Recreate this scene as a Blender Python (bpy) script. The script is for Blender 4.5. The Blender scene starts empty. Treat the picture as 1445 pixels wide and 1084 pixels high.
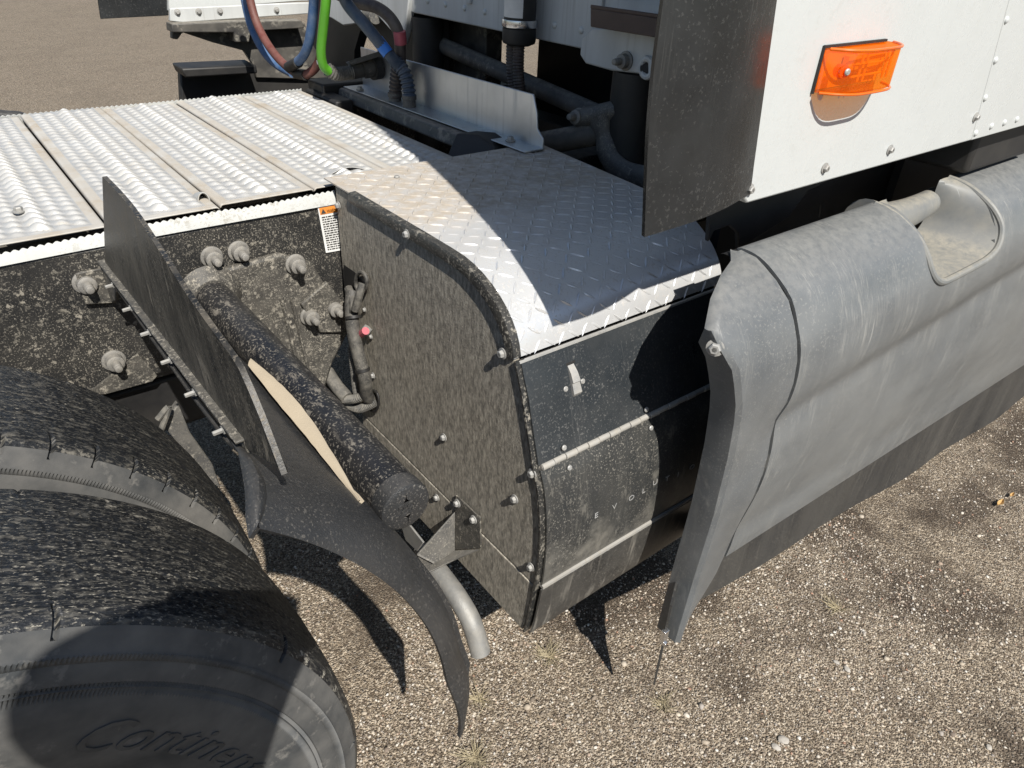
import bpy, bmesh, math, random
import numpy as np
from mathutils import Vector, Matrix
from mathutils.noise import noise as pnoise

random.seed(7)
rng = np.random.default_rng(7)
scene = bpy.context.scene
col = scene.collection

# ------------------------------------------------------------------ camera
# world: X forward along the truck, Y across it (away from the viewer), Z up, metres, ground z = 0
R = ((0.78703715, -0.30764435, 0.53472187), (-0.61547272, -0.4506186, 0.64663453), (0.04202216, -0.83803212, -0.54400028))
FPX, CX, CY, CAMZ = 1003.0, 722.5, 542.0, 1.5
cam_data = bpy.data.cameras.new("camera")
cam = bpy.data.objects.new("camera", cam_data)
col.objects.link(cam)
cam_data.sensor_width = 36.0
cam_data.lens = 36.0 * FPX / 1445.0
cam_data.clip_start = 0.02
cam_data.clip_end = 2000.0
cam.matrix_world = Matrix(((R[0][0], -R[0][1], -R[0][2], 0), (R[1][0], -R[1][1], -R[1][2], 0),
                           (R[2][0], -R[2][1], -R[2][2], CAMZ), (0, 0, 0, 1)))
scene.camera = cam

# ------------------------------------------------------------------ sky, sun, exposure
SUN = Vector((0.165, 0.655, -0.74)).normalized()          # direction the light travels
elev = math.asin(-SUN.z)
to_sun = -SUN
world = bpy.data.worlds.new("World")
scene.world = world
world.use_nodes = True
wn = world.node_tree
sky = wn.nodes.new("ShaderNodeTexSky")
sky.sky_type = 'NISHITA'
sky.sun_disc = False
sky.sun_elevation = elev
sky.sun_rotation = math.atan2(to_sun.x, to_sun.y)
sky.air_density = 1.0
sky.dust_density = 0.6
bg = wn.nodes["Background"]
bg.inputs[1].default_value = 0.072
wn.links.new(sky.outputs[0], bg.inputs[0])
sun_data = bpy.data.lights.new("sun", 'SUN')
sun_data.energy = 5.0
sun_data.angle = math.radians(0.53)
sun_data.color = (1.0, 0.955, 0.88)
sun = bpy.data.objects.new("sun", sun_data)
col.objects.link(sun)
sun.location = (-2, -6, 8)
sun.rotation_euler = SUN.to_track_quat('-Z', 'Y').to_euler()
scene.view_settings.view_transform = 'Standard'
scene.view_settings.look = 'None'
scene.view_settings.exposure = 0.45
scene.view_settings.gamma = 1.0
scene.cycles.max_bounces = 6
scene.cycles.caustics_reflective = False
scene.cycles.caustics_refractive = False


# ------------------------------------------------------------------ helpers
def at(px, py, **k):
    """world point seen at a photograph pixel on the plane x=, y= or z="""
    u, v = (px - CX) / FPX, (py - CY) / FPX
    d = [R[i][0] * u + R[i][1] * v + R[i][2] for i in range(3)]
    (ax, val), = k.items()
    i = 'xyz'.index(ax)
    t = (val - (CAMZ if i == 2 else 0.0)) / d[i]
    return Vector((d[0] * t, d[1] * t, CAMZ + d[2] * t))


class MB:
    def __init__(self):
        self.v, self.f, self.mi = [], [], []

    def add(self, vs, fs, m=0):
        o = len(self.v)
        self.v += [tuple(p) for p in vs]
        self.f += [tuple(i + o for i in f) for f in fs]
        self.mi += [m] * len(fs)
        return self

    def box(self, a, b, m=0):
        x0, y0, z0 = a
        x1, y1, z1 = b
        return self.add([(x0, y0, z0), (x1, y0, z0), (x1, y1, z0), (x0, y1, z0), (x0, y0, z1), (x1, y0, z1), (x1, y1, z1), (x0, y1, z1)],
                        [(0, 3, 2, 1), (4, 5, 6, 7), (0, 1, 5, 4), (1, 2, 6, 5), (2, 3, 7, 6), (3, 0, 4, 7)], m)

    def prism(self, pts, d, m=0):
        """polygon (list of 3D points) extruded by vector d"""
        n = len(pts)
        d = Vector(d)
        a = [Vector(p) for p in pts]
        vs = a + [p + d for p in a]
        fs = [tuple(range(n))[::-1], tuple(range(n, 2 * n))] + [(i, (i + 1) % n, n + (i + 1) % n, n + i) for i in range(n)]
        return self.add(vs, fs, m)

    def tube(self, path, rad, n=12, caps=True, m=0, closed=False, flat=None):
        path = [Vector(p) for p in path]
        k = len(path)
        rads = rad if isinstance(rad, (list, tuple)) else [rad] * k
        vs, fs = [], []
        up = None
        for i, p in enumerate(path):
            if closed:
                t = path[(i + 1) % k] - path[i - 1]
            else:
                t = path[min(i + 1, k - 1)] - path[max(i - 1, 0)]
            t.normalize()
            if up is None:
                up = Vector((0, 0, 1)) if abs(t.z) < .9 else Vector((1, 0, 0))
            up = (up - t * up.dot(t)).normalized()
            s = t.cross(up)
            for j in range(n):
                a = 2 * math.pi * j / n
                vs.append(p + (up * math.cos(a) + s * math.sin(a) * (flat or 1)) * rads[i])
        for i in range(k if closed else k - 1):
            for j in range(n):
                i2 = (i + 1) % k
                fs.append((i * n + j, i * n + (j + 1) % n, i2 * n + (j + 1) % n, i2 * n + j))
        if caps and not closed:
            fs.append(tuple(range(n))[::-1])
            fs.append(tuple(range((k - 1) * n, k * n)))
        return self.add(vs, fs, m)

    def cyl(self, a, b, r, n=16, r2=None, m=0):
        return self.tube([a, b], [r, r if r2 is None else r2], n, True, m)

    def lathe(self, o, axis, prof, n=20, m=0):
        """prof: (distance along axis, radius)"""
        o, axis = Vector(o), Vector(axis).normalized()
        return self.tube([o + axis * d for d, _ in prof], [max(r, 1e-5) for _, r in prof], n, True, m)

    def grid(self, rows, m=0, flip=False):
        """rows: equal-length lists of points"""
        nr, nc = len(rows), len(rows[0])
        vs = [p for r in rows for p in r]
        fs = []
        for i in range(nr - 1):
            for j in range(nc - 1):
                q = (i * nc + j, i * nc + j + 1, (i + 1) * nc + j + 1, (i + 1) * nc + j)
                fs.append(q[::-1] if flip else q)
        return self.add(vs, fs, m)

    def build(self, name, mats, parent=None, bevel=0, solid=0, solid_off=-1, angle=35, sub=0, kind=None):
        me = bpy.data.meshes.new(name)
        me.from_pydata(self.v, [], self.f)
        if not isinstance(mats, (list, tuple)):
            mats = [mats]
        for mt in mats:
            me.materials.append(mt)
        if len(mats) > 1:
            me.polygons.foreach_set('material_index', self.mi)
        fix_normals(me)
        return finish(name, me, parent, bevel, solid, solid_off, angle, sub, kind)


def fix_normals(me):
    bm = bmesh.new()
    bm.from_mesh(me)
    bmesh.ops.recalc_face_normals(bm, faces=bm.faces)
    bm.to_mesh(me)
    bm.free()


def finish(name, me, parent=None, bevel=0, solid=0, solid_off=-1, angle=35, sub=0, kind=None):
    me.polygons.foreach_set('use_smooth', [True] * len(me.polygons))
    me.set_sharp_from_angle(angle=math.radians(angle))
    me.update()
    o = bpy.data.objects.new(name, me)
    col.objects.link(o)
    if parent is not None:
        adopt(o, parent)
    if sub:
        s = o.modifiers.new('sub', 'SUBSURF')
        s.levels = s.render_levels = sub
    if solid:
        s = o.modifiers.new('solid', 'SOLIDIFY')
        s.thickness = solid
        s.offset = solid_off
        es = o.modifiers.new('split', 'EDGE_SPLIT')
        es.split_angle = math.radians(38)
    if bevel:
        b = o.modifiers.new('bevel', 'BEVEL')
        b.width = bevel
        b.segments = 2
        b.limit_method = 'ANGLE'
        b.angle_limit = math.radians(40)
        b.harden_normals = False
    if kind:
        o['kind'] = kind
    return o


def world_of(p):
    m = Matrix.LocRotScale(p.location, p.rotation_quaternion if p.rotation_mode == 'QUATERNION' else p.rotation_euler, p.scale)
    return world_of(p.parent) @ p.matrix_parent_inverse @ m if p.parent else m


def adopt(o, parent):
    """parent o while its own transform keeps meaning world space"""
    o.parent = parent
    o.matrix_parent_inverse = world_of(parent).inverted()


def smooth(pts, n=6, closed=False):
    """Catmull-Rom through points"""
    P = [Vector(p) for p in pts]
    k = len(P)
    out = []
    for i in range(k if closed else k - 1):
        p0 = P[(i - 1) % k] if closed or i > 0 else P[0] * 2 - P[1]
        p1, p2 = P[i], P[(i + 1) % k]
        p3 = P[(i + 2) % k] if closed or i + 2 < k else P[-1] * 2 - P[-2]
        for j in range(n):
            t = j / n
            out.append(.5 * ((2 * p1) + (p2 - p0) * t + (2 * p0 - 5 * p1 + 4 * p2 - p3) * t * t + (3 * p1 - p0 - 3 * p2 + p3) * t ** 3))
    if not closed:
        out.append(P[-1])
    return out


def lerp_tab(tab, x):
    if x <= tab[0][0]:
        return tab[0][1]
    for (a, u), (b, v) in zip(tab, tab[1:]):
        if x <= b:
            return u + (v - u) * (x - a) / (b - a)
    return tab[-1][1]


# ------------------------------------------------------------------ materials
class NT:
    def __init__(self, name):
        self.m = bpy.data.materials.new(name)
        self.m.use_nodes = True
        self.t = self.m.node_tree
        self.b = self.t.nodes["Principled BSDF"]
        self.geo = self.t.nodes.new("ShaderNodeNewGeometry")
        self.pos = self.geo.outputs['Position']

    def link(self, a, b):
        self.t.links.new(a, b)

    def val(self, node_in, v):
        if hasattr(v, 'is_output') or isinstance(v, bpy.types.NodeSocket):
            self.link(v, node_in)
        else:
            node_in.default_value = v

    def mapped(self, scale=(1, 1, 1), rot=(0, 0, 0), src=None):
        n = self.t.nodes.new("ShaderNodeMapping")
        n.inputs['Scale'].default_value = scale
        n.inputs['Rotation'].default_value = rot
        self.link(src or self.pos, n.inputs['Vector'])
        return n.outputs[0]

    def noise(self, scale, detail=6, rough=.6, src=None, dist=0, color=False):
        n = self.t.nodes.new("ShaderNodeTexNoise")
        n.inputs['Scale'].default_value = scale
        n.inputs['Detail'].default_value = min(detail, 4.5)
        n.inputs['Roughness'].default_value = rough
        n.inputs['Distortion'].default_value = dist
        self.link(src or self.pos, n.inputs['Vector'])
        return n.outputs['Color' if color else 0]

    def voronoi(self, scale, feature='F1', src=None, out='Distance', rnd=1):
        n = self.t.nodes.new("ShaderNodeTexVoronoi")
        n.feature = feature
        n.inputs['Scale'].default_value = scale
        n.inputs['Randomness'].default_value = rnd
        self.link(src or self.pos, n.inputs['Vector'])
        return n.outputs[out]

    def ramp(self, src, lo, hi, a=0.0, b=1.0):
        n = self.t.nodes.new("ShaderNodeMapRange")
        n.clamp = True
        n.inputs['From Min'].default_value = lo
        n.inputs['From Max'].default_value = hi
        n.inputs['To Min'].default_value = a
        n.inputs['To Max'].default_value = b
        self.link(src, n.inputs['Value'])
        return n.outputs[0]

    def math(self, op, a, b=None, clamp=False):
        n = self.t.nodes.new("ShaderNodeMath")
        n.operation = op
        n.use_clamp = clamp
        self.val(n.inputs[0], a)
        if b is not None:
            self.val(n.inputs[1], b)
        return n.outputs[0]

    def mix(self, fac, a, b):
        n = self.t.nodes.new("ShaderNodeMix")
        n.data_type = 'RGBA'
        self.val(n.inputs[0], fac)
        for s, v in ((n.inputs[6], a), (n.inputs[7], b)):
            if isinstance(v, bpy.types.NodeSocket):
                self.link(v, s)
            else:
                s.default_value = (*v, 1) if len(v) == 3 else v
        return n.outputs[2]

    def mixf(self, fac, a, b):
        n = self.t.nodes.new("ShaderNodeMix")
        n.data_type = 'FLOAT'
        self.val(n.inputs[0], fac)
        self.val(n.inputs[2], a)
        self.val(n.inputs[3], b)
        return n.outputs[0]

    def bump(self, h, strength=.3, dist=.002, prev=None):
        n = self.t.nodes.new("ShaderNodeBump")
        n.inputs['Strength'].default_value = strength
        n.inputs['Distance'].default_value = dist
        self.link(h, n.inputs['Height'])
        if prev:
            self.link(prev, n.inputs['Normal'])
        return n.outputs[0]

    def sep(self, src):
        n = self.t.nodes.new("ShaderNodeSeparateXYZ")
        self.link(src, n.inputs[0])
        return n.outputs

    def set(self, color=None, rough=None, metal=None, normal=None, spec=None):
        i = self.b.inputs
        if color is not None:
            if isinstance(color, bpy.types.NodeSocket):
                self.link(color, i['Base Color'])
            else:
                i['Base Color'].default_value = (*color, 1)
        if rough is not None:
            self.val(i['Roughness'], rough)
        if metal is not None:
            self.val(i['Metallic'], metal)
        if normal is not None:
            self.link(normal, i['Normal'])
        if spec is not None:
            i['Specular IOR Level'].default_value = spec
        return self.m


DUST = (.37, .34, .285)


def dirty(name, base, rough=.55, metal=0.0, dust=DUST, film=.2, film_scale=5, patch=.0, patch_scale=14, lo=.5, hi=.6, specks=0.0, speck_scale=220,
          stretch=(1, 1, 1), up=0.0, bump=.0, bump_scale=500, bump_dist=.001, tint=.12, scratch=0.0, scratch_rot=(0, 0, 0), spec=.5, runs=0.0, zone=None, even=0.0, fr=(.3, .75), streak=0.0, streak_rot=0.0):
    """paint / plastic / metal under a dirt film, larger dirt patches, fine specks, dust lying on top and scratches"""
    n = NT(name)
    p = n.mapped(stretch)
    f1 = n.math('MULTIPLY', n.ramp(n.noise(film_scale, 8, .65, p), fr[0], fr[1], even, 1), film)
    fac = f1
    if patch:
        big = n.ramp(n.noise(patch_scale * .35, 3, .5), .35, .65)
        pt = n.ramp(n.noise(patch_scale, 10, .72, p), lo, hi)
        fac = n.math('MAXIMUM', fac, n.math('MULTIPLY', n.math('MULTIPLY', pt, big), patch))
    if specks:
        sp = n.ramp(n.noise(speck_scale, 3, .6), .56, .64)
        area = n.ramp(n.noise(7, 4, .6), .35, .65, .25, 1)
        fac = n.math('MAXIMUM', fac, n.math('MULTIPLY', n.math('MULTIPLY', sp, area), specks))
    if runs:
        q = n.mapped((60, 60, 2.5))
        rn = n.ramp(n.noise(1, 5, .6, q), .5, .72)
        fac = n.math('MAXIMUM', fac, n.math('MULTIPLY', rn, runs))
    if streak:                                 # road spray: fine slanted lines inside broader smears
        a1 = n.mapped((420, 60, 16), (0, streak_rot, 0))
        a2 = n.mapped((900, 60, 14), (0, streak_rot - .12, 0))
        a3 = n.mapped((16, 6, 2.6), (0, streak_rot + .08, 0))
        smear = n.ramp(n.noise(1, 3, .55, a3), .44, .66)
        ln = n.math('ADD', n.ramp(n.noise(1, 2, .6, a1), .50, .74), n.ramp(n.noise(1, 2, .6, a2), .56, .74))
        sk = n.math('ADD', n.math('MULTIPLY', smear, .16), n.math('MULTIPLY', ln, n.math('ADD', n.math('MULTIPLY', smear, .75), .22)))
        fac = n.math('MAXIMUM', fac, n.math('MULTIPLY', n.math('MINIMUM', sk, 1.0), streak))
    if up:
        nz = n.sep(n.geo.outputs['Normal'])[2]
        u = n.math('MULTIPLY', n.ramp(nz, .45, .95), up)
        u = n.math('MULTIPLY', u, n.ramp(n.noise(55, 6, .75), .3, .6, .25, 1))
        fac = n.math('MAXIMUM', fac, u)
    if zone:                                   # (axis, from, to, amount): dust that lies on one end of the thing
        ax_, z0_, z1_, am_ = zone
        zf = n.math('ADD', n.sep(n.pos)[ax_], n.ramp(n.noise(9, 4, .6), .2, .8, -.12, .12))
        zf = n.math('MULTIPLY', n.ramp(zf, z0_, z1_), n.ramp(n.noise(45, 4, .65), .3, .6, am_ * .45, am_))
        fac = n.math('MAXIMUM', fac, zf)
    b2 = tuple(max(0, c * (1 - tint * 2)) for c in base)
    bc = n.mix(n.ramp(n.noise(11, 5, .6, p), .35, .65), base, b2)
    dcol = n.mix(n.noise(60, 4, .6), tuple(c * .8 for c in dust), tuple(min(1, c * 1.2) for c in dust))
    c = n.mix(fac, bc, dcol)
    if scratch:
        s1 = n.mapped((400, 12, 12), scratch_rot)
        sc = n.ramp(n.noise(1, 2, .5, s1), .68, .74)
        sc = n.math('MULTIPLY', sc, n.ramp(n.noise(9, 3, .5), .42, .6))
        c = n.mix(n.math('MULTIPLY', sc, scratch), c, tuple(min(1, x * 2.6 + .12) for x in base))
    nrm = None
    if bump:
        nrm = n.bump(n.noise(bump_scale, 4, .65), bump, bump_dist)
    if patch or specks:
        nrm = n.bump(fac, .35, .0012, nrm)
    return n.set(c, n.mixf(fac, rough, .92), n.mixf(fac, metal, 0.0) if metal else None, nrm, spec)


M = {}
M['white_paint'] = dirty('white_paint', (.53, .55, .545), .24, film=.10, film_scale=7, dust=(.36, .34, .30), specks=.22, speck_scale=70, tint=.01, bump=.10, bump_scale=9, bump_dist=.006, runs=.07)
M['grubby_white'] = dirty('grubby_white', (.55, .57, .57), .5, film=.35, film_scale=9, stretch=(1, 1, .12), dust=(.17, .15, .125), runs=.45, tint=.05)
M['deck'] = dirty('deck', (.50, .50, .49), .36, metal=.25, dust=(.34, .305, .25), film=.28, film_scale=22, patch=.55, patch_scale=40, lo=.54, hi=.62, specks=.4, speck_scale=200, tint=.06)
M['deck_seam'] = dirty('deck_seam', (.50, .49, .46), .6, dust=(.36, .31, .245), film=.9, film_scale=14, patch=.9, patch_scale=20, lo=.4, hi=.55, tint=.05)
M['deck_flange'] = dirty('deck_flange', (.56, .57, .555), .5, dust=(.28, .255, .205), film=.15, film_scale=20, patch=.6, patch_scale=80, lo=.54, hi=.60, specks=.6, speck_scale=240, tint=.03, bump=.3, bump_scale=150)
M['tread_plate'] = dirty('tread_plate', (.70, .71, .72), .28, metal=.45, dust=(.37, .31, .235), film=.10, film_scale=6, patch=.45, patch_scale=44, lo=.57, hi=.63, specks=.5, speck_scale=190, tint=.03, zone=(1, .86, 1.12, .85))
M['aluminium'] = dirty('aluminium', (.60, .62, .64), .34, metal=.9, dust=(.25, .23, .2), film=.2, runs=.3, tint=.05, bump=.08, bump_scale=40)
M['frame_black'] = dirty('frame_black', (.010, .011, .013), .42, film=.08, film_scale=14, even=.2, patch=.65, patch_scale=110, lo=.55, hi=.61, specks=.8, speck_scale=330, dust=(.40, .365, .30), up=.4, tint=.1, bump=.25, bump_scale=300)
M['frame_splashed'] = dirty('frame_splashed', (.012, .013, .015), .5, film=.22, film_scale=40, even=.3, patch=.78, patch_scale=140, lo=.50, hi=.58, specks=.85, speck_scale=330, dust=(.41, .375, .31), up=.25, bump=.3, bump_scale=300)
M['bolt'] = dirty('bolt', (.22, .215, .205), .55, metal=.3, film=.5, film_scale=90, patch=.7, patch_scale=150, specks=.7, speck_scale=500, up=.45, bump=.5, bump_scale=400)
M['stud_grey'] = dirty('stud_grey', (.36, .36, .35), .5, metal=.4, film=.5, film_scale=90, specks=.4)
M['bright_bolt'] = dirty('bright_bolt', (.42, .42, .41), .45, metal=.4, film=.45, film_scale=90, specks=.4, speck_scale=500)
M['rear_panel'] = dirty('rear_panel', (.022, .022, .021), .58, film=.80, film_scale=170, stretch=(1, 1, .36), fr=(.36, .66), even=.36, patch=.2, patch_scale=5, lo=.25, hi=.8, specks=.75, speck_scale=260, dust=(.50, .455, .375), bump=.7, bump_scale=240, bump_dist=.002)
M['trim_black'] = dirty('trim_black', (.016, .017, .018), .34, film=.08, film_scale=22, patch=.7, patch_scale=70, lo=.53, hi=.60, specks=.6, speck_scale=280, up=.08, bump=.25, bump_scale=400)
M['door_black'] = dirty('door_black', (.020, .025, .030), .27, film=.10, film_scale=8, specks=.30, speck_scale=240, dust=(.30, .29, .27), tint=.08, bump=.1, bump_scale=200, streak=.15, streak_rot=math.radians(-30))
M['lower_door'] = dirty('lower_door', (.018, .021, .024), .32, film=.12, film_scale=10, stretch=(1, 1, .3), specks=.5, speck_scale=260, patch=.35, patch_scale=60, lo=.53, hi=.62, dust=(.36, .335, .285), bump=.2, bump_scale=200, zone=(2, .57, .47, .40), streak=.24, streak_rot=math.radians(4))
M['bottom_panel'] = dirty('bottom_panel', (.024, .025, .026), .42, film=.18, film_scale=12, runs=.6, dust=(.34, .315, .27), specks=.45, speck_scale=260)
M['hinge'] = dirty('hinge', (.40, .39, .365), .6, metal=.2, film=.5, film_scale=60, dust=(.30, .27, .22), patch=.7, patch_scale=120)
M['rubber_flap'] = dirty('rubber_flap', (.018, .018, .017), .42, film=.22, film_scale=30, stretch=(1, 1, .3), fr=(.4, .66), patch=.5, patch_scale=50, lo=.53, hi=.60, specks=.6, speck_scale=260, dust=(.36, .31, .24), bump=.4, bump_scale=240)
M['fender_plastic'] = dirty('fender_plastic', (.022, .024, .027), .42, film=.08, film_scale=8, specks=.35, speck_scale=300, up=.12, bump=.6, bump_scale=420, bump_dist=.0014, dust=(.34, .31, .27))
M['dust_layer'] = dirty('dust_layer', (.45, .38, .28), .95, film=.3, film_scale=30, dust=(.38, .325, .245), tint=.04, bump=.4, bump_scale=300)
M['tube_black'] = dirty('tube_black', (.010, .011, .014), .34, film=.06, film_scale=30, patch=.6, patch_scale=60, lo=.55, hi=.61, specks=.65, speck_scale=230, stretch=(1.5, .5, 1.5), dust=(.38, .345, .29), bump=.35, bump_scale=260)
M['skirt_grey'] = dirty('skirt_grey', (.120, .130, .138), .30, film=.20, film_scale=5, stretch=(.5, 1, 1), dust=(.43, .415, .375), specks=.30, speck_scale=190, up=.28, tint=.10, bump=.10, bump_scale=900, bump_dist=.0006, streak=.46, streak_rot=math.radians(-34))
M['skirt_tail'] = dirty('skirt_tail', (.108, .117, .125), .32, film=.16, film_scale=8, dust=(.41, .395, .355), specks=.34, speck_scale=260, up=.3, tint=.10, bump=.12, bump_scale=900, bump_dist=.0006, streak=.30, streak_rot=math.radians(-24))
M['skirt_rubber'] = dirty('skirt_rubber', (.022, .023, .025), .5, film=.20, film_scale=10, stretch=(1, 1, .2), runs=.22, specks=.35, speck_scale=240, dust=(.26, .24, .20), streak=.26, streak_rot=math.radians(-10))
M['pocket'] = dirty('pocket', (.15, .16, .165), .45, film=.35, film_scale=14, dust=(.40, .36, .28), up=.55, specks=.3, tint=.05, scratch=.3)
M['extender'] = dirty('extender', (.020, .022, .024), .22, film=.04, film_scale=9, specks=.16, speck_scale=190, dust=(.22, .215, .20), tint=.2, bump=.1, bump_scale=30, bump_dist=.003, streak=.09, streak_rot=math.radians(4))
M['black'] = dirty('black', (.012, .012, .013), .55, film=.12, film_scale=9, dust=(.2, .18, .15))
M['dusty_black'] = dirty('dusty_black', (.02, .02, .022), .55, film=.3, film_scale=9, patch=.6, patch_scale=24, up=.6)
M['grey_cast'] = dirty('grey_cast', (.07, .07, .07), .55, metal=.1, film=.30, film_scale=18, specks=.7, speck_scale=320, patch=.6, patch_scale=150, up=.3)
M['pipe'] = dirty('pipe', (.30, .30, .29), .5, metal=.5, film=.5, film_scale=30, dust=(.30, .275, .235), specks=.5, patch=.5, patch_scale=60, bump=.4, bump_scale=200)
M['cross_bar'] = dirty('cross_bar', (.05, .052, .055), .5, film=.35, film_scale=12, patch=.7, patch_scale=30, up=.9, dust=(.33, .29, .24))
M['rust'] = dirty('rust', (.085, .06, .05), .75, film=.3, film_scale=20, dust=(.16, .11, .08), bump=.4)
M['blue_hose'] = dirty('blue_hose', (.025, .10, .26), .5, film=.35, film_scale=40, dust=(.30, .33, .36), specks=.5, speck_scale=300)
M['red_hose'] = dirty('red_hose', (.13, .030, .024), .55, film=.45, film_scale=30, dust=(.22, .15, .12), specks=.5, speck_scale=300)
M['green_hose'] = dirty('green_hose', (.10, .38, .02), .35, film=.12, film_scale=30, dust=(.2, .3, .1))
M['dark_hose'] = dirty('dark_hose', (.05, .035, .033), .5, film=.25, film_scale=30)
M['navy_hose'] = dirty('navy_hose', (.02, .05, .10), .45, film=.2, film_scale=30)
M['blue_tape'] = dirty('blue_tape', (.01, .17, .62), .35, film=.05)
M['red_tape'] = dirty('red_tape', (.46, .09, .12), .5, film=.15)
M['conduit'] = dirty('conduit', (.07, .07, .068), .6, film=.5, film_scale=60, specks=.5, up=.25)
M['harness'] = dirty('harness', (.030, .030, .030), .6, film=.35, film_scale=60, specks=.7, speck_scale=360, up=.3)
M['amber_base'] = dirty('amber_base', (1.0, .46, .06), .3, film=.02)
M['chrome'] = dirty('chrome', (.75, .75, .76), .2, metal=1.0, film=.1)
M['letter'] = dirty('letter', (.30, .305, .31), .5, film=.4, film_scale=60)
M['label_white'] = dirty('label_white', (.78, .78, .76), .5, film=.15)
M['label_orange'] = dirty('label_orange', (.80, .26, .02), .5, film=.15)
M['label_ink'] = dirty('label_ink', (.03, .03, .03), .5, film=.1)
M['dry_grass'] = dirty('dry_grass', (.36, .30, .18), .8, film=.3, film_scale=30)
M['leaf'] = dirty('leaf', (.52, .31, .10), .7, film=.2)
M['stone'] = dirty('stone', (.42, .39, .35), .8, film=.4, film_scale=40, bump=.5, bump_scale=120)
M['cloth'] = dirty('cloth', (.05, .06, .09), .9, film=.1)


def amber():
    """tinted clear plastic: coloured light passes straight through, the surface glints"""
    m = bpy.data.materials.new('amber_lens')
    m.use_nodes = True
    t = m.node_tree
    t.nodes.remove(t.nodes["Principled BSDF"])
    tr = t.nodes.new('ShaderNodeBsdfTransparent')
    tr.inputs[0].default_value = (1.0, .66, .22, 1)
    df = t.nodes.new('ShaderNodeBsdfDiffuse')
    df.inputs[0].default_value = (1.0, .21, .0, 1)
    tl = t.nodes.new('ShaderNodeBsdfTranslucent')
    tl.inputs[0].default_value = (1.0, .26, .0, 1)
    gl = t.nodes.new('ShaderNodeBsdfGlossy')
    gl.inputs['Roughness'].default_value = .07
    m0 = t.nodes.new('ShaderNodeMixShader')
    m0.inputs[0].default_value = .5
    t.links.new(df.outputs[0], m0.inputs[1])
    t.links.new(tl.outputs[0], m0.inputs[2])
    m1 = t.nodes.new('ShaderNodeMixShader')
    m1.inputs[0].default_value = .38
    t.links.new(tr.outputs[0], m1.inputs[1])
    t.links.new(m0.outputs[0], m1.inputs[2])
    m2 = t.nodes.new('ShaderNodeMixShader')
    m2.inputs[0].default_value = .06
    t.links.new(m1.outputs[0], m2.inputs[1])
    t.links.new(gl.outputs[0], m2.inputs[2])
    t.links.new(m2.outputs[0], t.nodes['Material Output'].inputs[0])
    return m


M['amber_lens'] = amber()
M['amber_solid'] = dirty('amber_solid', (.80, .15, .01), .2, film=.02)


def rubber():
    n = NT('tyre_rubber')
    # dirt lies in streaks round the circumference and as clods on the running surface
    x, y, z = n.sep(n.pos)[:3]
    ang = n.math('ARCTAN2', n.math('SUBTRACT', z, .52), n.math('SUBTRACT', x, -.30))
    cb = n.t.nodes.new('ShaderNodeCombineXYZ')
    n.link(n.math('MULTIPLY', ang, .52), cb.inputs[0])
    n.link(y, cb.inputs[1])
    cyl = cb.outputs[0]
    st = n.noise(1, 4, .65, n.mapped((55, 190, 1), src=cyl))
    st2 = n.noise(1, 4, .65, n.mapped((150, 420, 1), src=cyl))
    torn = n.noise(1, 4, .6, n.mapped((26, 85, 1), src=cyl))
    zone = n.ramp(n.noise(6, 3, .5), .36, .60, .25, 1)
    film = n.math('MULTIPLY', n.ramp(st, .50, .74), .40)
    pat = n.math('MULTIPLY', n.ramp(n.noise(1, 4.5, .72, n.mapped((38, 70, 1), src=cyl)), .575, .63), n.ramp(n.noise(4, 2, .5), .46, .60))
    sp = n.math('MULTIPLY', n.ramp(st2, .56, .66), n.math('MULTIPLY', zone, .85))
    fac = n.math('MAXIMUM', film, n.math('MAXIMUM', n.math('MULTIPLY', pat, .95), sp))
    c = n.mix(fac, n.mix(torn, (.008, .009, .011), (.018, .020, .023)), n.mix(n.noise(60, 4, .6), (.24, .22, .185), (.44, .41, .34)))
    b = n.bump(torn, .6, .006)
    b = n.bump(st, .5, .003, b)
    b = n.bump(st2, .5, .0015, b)
    return n.set(c, n.mixf(fac, .42, .95), None, b, .5)


M['rubber'] = rubber()


def sidewall():
    n = NT('tyre_sidewall')
    film = n.math('MULTIPLY', n.ramp(n.noise(10, 8, .65), .3, .7), .34)
    sp = n.math('MULTIPLY', n.ramp(n.noise(30, 8, .7), .55, .66), .35)
    fac = n.math('MAXIMUM', film, sp)
    c = n.mix(fac, n.mix(n.noise(14, 4, .6), (.028, .031, .034), (.050, .054, .057)), (.32, .30, .27))
    b = n.bump(n.noise(220, 6, .65), .25, .001)
    return n.set(c, n.mixf(fac, .6, .95), None, b, .35)


M['sidewall'] = sidewall()
M['sidewall_mark'] = dirty('sidewall_mark', (.034, .037, .040), .6, film=.45, film_scale=16, dust=(.26, .245, .22))


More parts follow.
